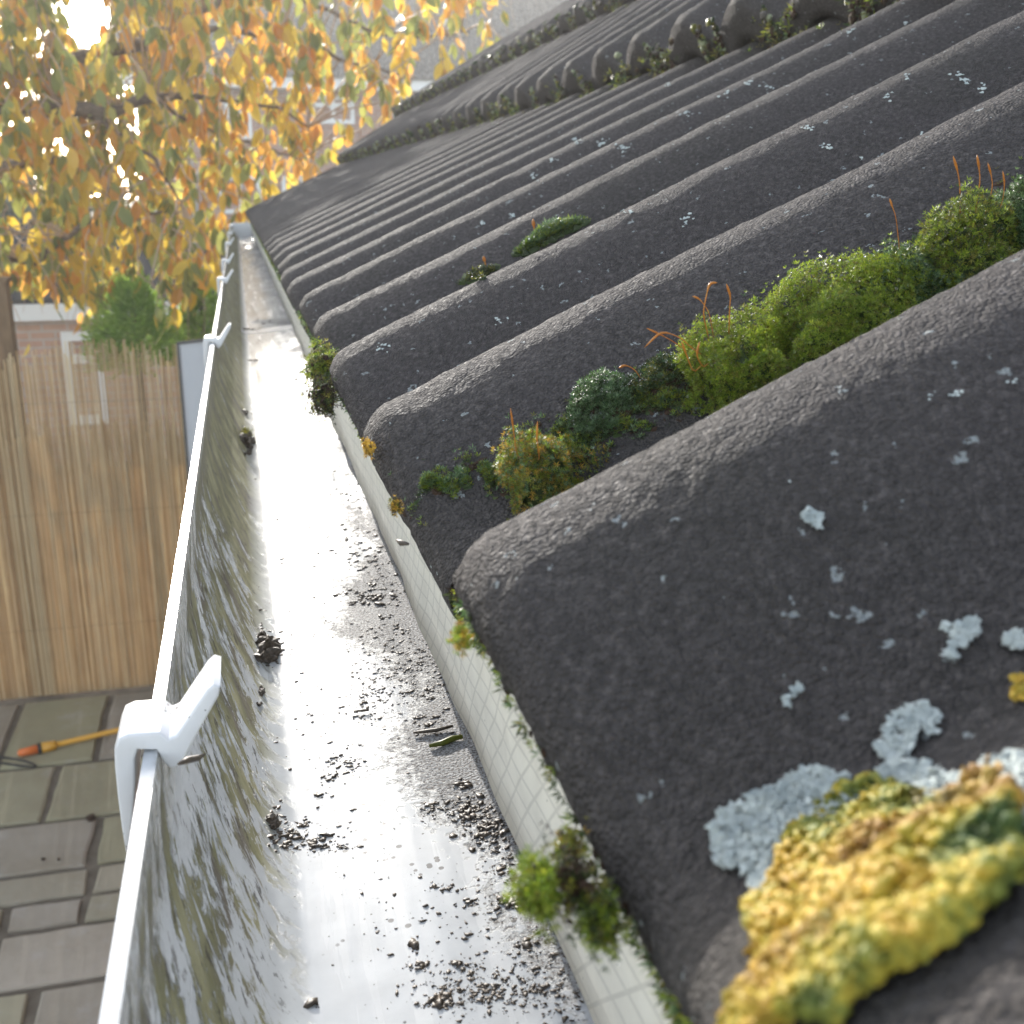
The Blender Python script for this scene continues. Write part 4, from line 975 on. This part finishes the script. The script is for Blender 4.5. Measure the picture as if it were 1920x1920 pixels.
def conifer(u0, u1, v0, v1, y, label, n):
    A, B = aty(u0, v1, y), aty(u1, v0, y); cx = (A.x + B.x) / 2
    t = thing('conifer_shrub', label, 'shrub', (cx, y, GZ), 'green conifers behind the reed fence'); g = G(); g.tube([(cx, y, GZ), (cx, y, B.z - .1)], [.04, .01], 8); g.obj('trunk', M['bark'], t, True)
    g = G(); W_ = (B.x - A.x) / 2
    for k in range(n):
        tt = rnd(0, 1) ** .8; z = B.z - (B.z - A.z) * 1.5 * tt; rr = W_ * (.25 + .85 * min(1, tt * 1.4)); q = rnd(0, 6.283)
        o_ = Vector((math.cos(q), math.sin(q) * .8, 0)); P = Vector((cx, y, z)) + o_ * rr * rnd(.45, .75); e_ = P + o_ * rr * .4 + Vector((0, 0, rnd(-.03, .1)))
        for j in range(7):
            Q = P.lerp(e_, j / 6); s_ = (e_ - P).normalized().cross(Vector((0, 0, 1)))
            for sg in (-1, 1):
                d = (s_ * sg + (e_ - P).normalized() * .9 + Vector((0, 0, rnd(-.4, .2)))).normalized() * rnd(.03, .06); n1 = d.cross(Vector((rnd(-1, 1), rnd(-1, 1), 1))).normalized() * .005
                g.add([Q, Q + d * .5 + n1, Q + d, Q + d * .5 - n1], [(0, 1, 2, 3)])
    tag(g.obj('foliage', M['conifer'], t), kind='stuff')
conifer(175, 330, 545, 645, 6.6, 'green feathery conifer top spreading over the reed fence', 850)
conifer(338, 415, 522, 620, 7.0, 'small green conifer tip beside the gutter and the board', 380)

def bushy(name, label, c_, rx, ry, rz, n, L_, mt, trunk_r=.12, grp=None):
    t = thing(name, label, 'tree', (c_[0], c_[1], GZ), grp); g = G(); g.tube([(c_[0], c_[1], GZ), (c_[0] + .1, c_[1], c_[2] * .5 + GZ * .5), (c_[0], c_[1], c_[2] + rz * .3)], [trunk_r, trunk_r * .7, trunk_r * .3], 8)
    for k in range(9):
        q = rnd(0, 6.283); g.tube([(c_[0], c_[1], c_[2] - rz * .4), (c_[0] + math.cos(q) * rx * .7, c_[1] + math.sin(q) * ry * .7, c_[2] + rz * rnd(-.2, .6))], [trunk_r * .4, .01], 6)
    g.obj('trunk', M['bark'], t, True); g = G()
    cl = [(Vector((rnd(-1, 1), rnd(-1, 1), rnd(-1, 1))).normalized() * rnd(.3, .9), rnd(.2, .42)) for _ in range(38)]
    for k in range(n):
        o_, r = random.choice(cl); d = Vector((random.gauss(0, 1), random.gauss(0, 1), random.gauss(0, 1))).normalized() * r * rnd(.6, 1.05) + o_
        P = Vector(c_) + Vector((d.x * rx, d.y * ry, d.z * rz)); dd = Vector((rnd(-1, 1), rnd(-1, 1), rnd(-1, .3))).normalized(); s_ = dd.orthogonal().normalized() * L_ * .28
        g.add([P, P + dd * L_ * .5 + s_, P + dd * L_, P + dd * L_ * .5 - s_], [(0, 1, 2, 3)])
    tag(g.obj('crown', mt, t), kind='stuff')
bushy('evergreen_tree', 'dark evergreen tree far behind the leaves at the left', (-5.2, 15, -.3), 2.7, 1.6, 2.3, 16000, .17, M['hedge'])
bushy('evergreen_tree', 'dull green bushy tree left of the far brick house', (-2.9, 15.5, -.9), 1.6, 1.3, 1.9, 10000, .15, M['hedge'])
bushy('garden_shrub', 'dark shrub between outbuilding and far house behind the gutter end', (-.2, 14, -1.6), 1.6, 1.2, 1.3, 5000, .12, M['hedge'])

# ------------------------------------------------------------------ scattering volume added to imitate the washed-out look of lens glare
g = G(); g.box((-40, -8, GZ - 1.31), (40, 40, 7))
hm = bpy.data.materials.new('glare_haze'); hm.use_nodes = True; t_ = hm.node_tree; t_.nodes.remove(t_.nodes['Principled BSDF'])
pv = t_.nodes.new('ShaderNodeVolumePrincipled'); pv.inputs['Color'].default_value = (1, .98, .95, 1); pv.inputs['Density'].default_value = .0085; pv.inputs['Anisotropy'].default_value = .35
t_.links.new(pv.outputs[0], t_.nodes['Material Output'].inputs['Volume'])
tag(g.obj('glare_haze', hm), kind='stuff')
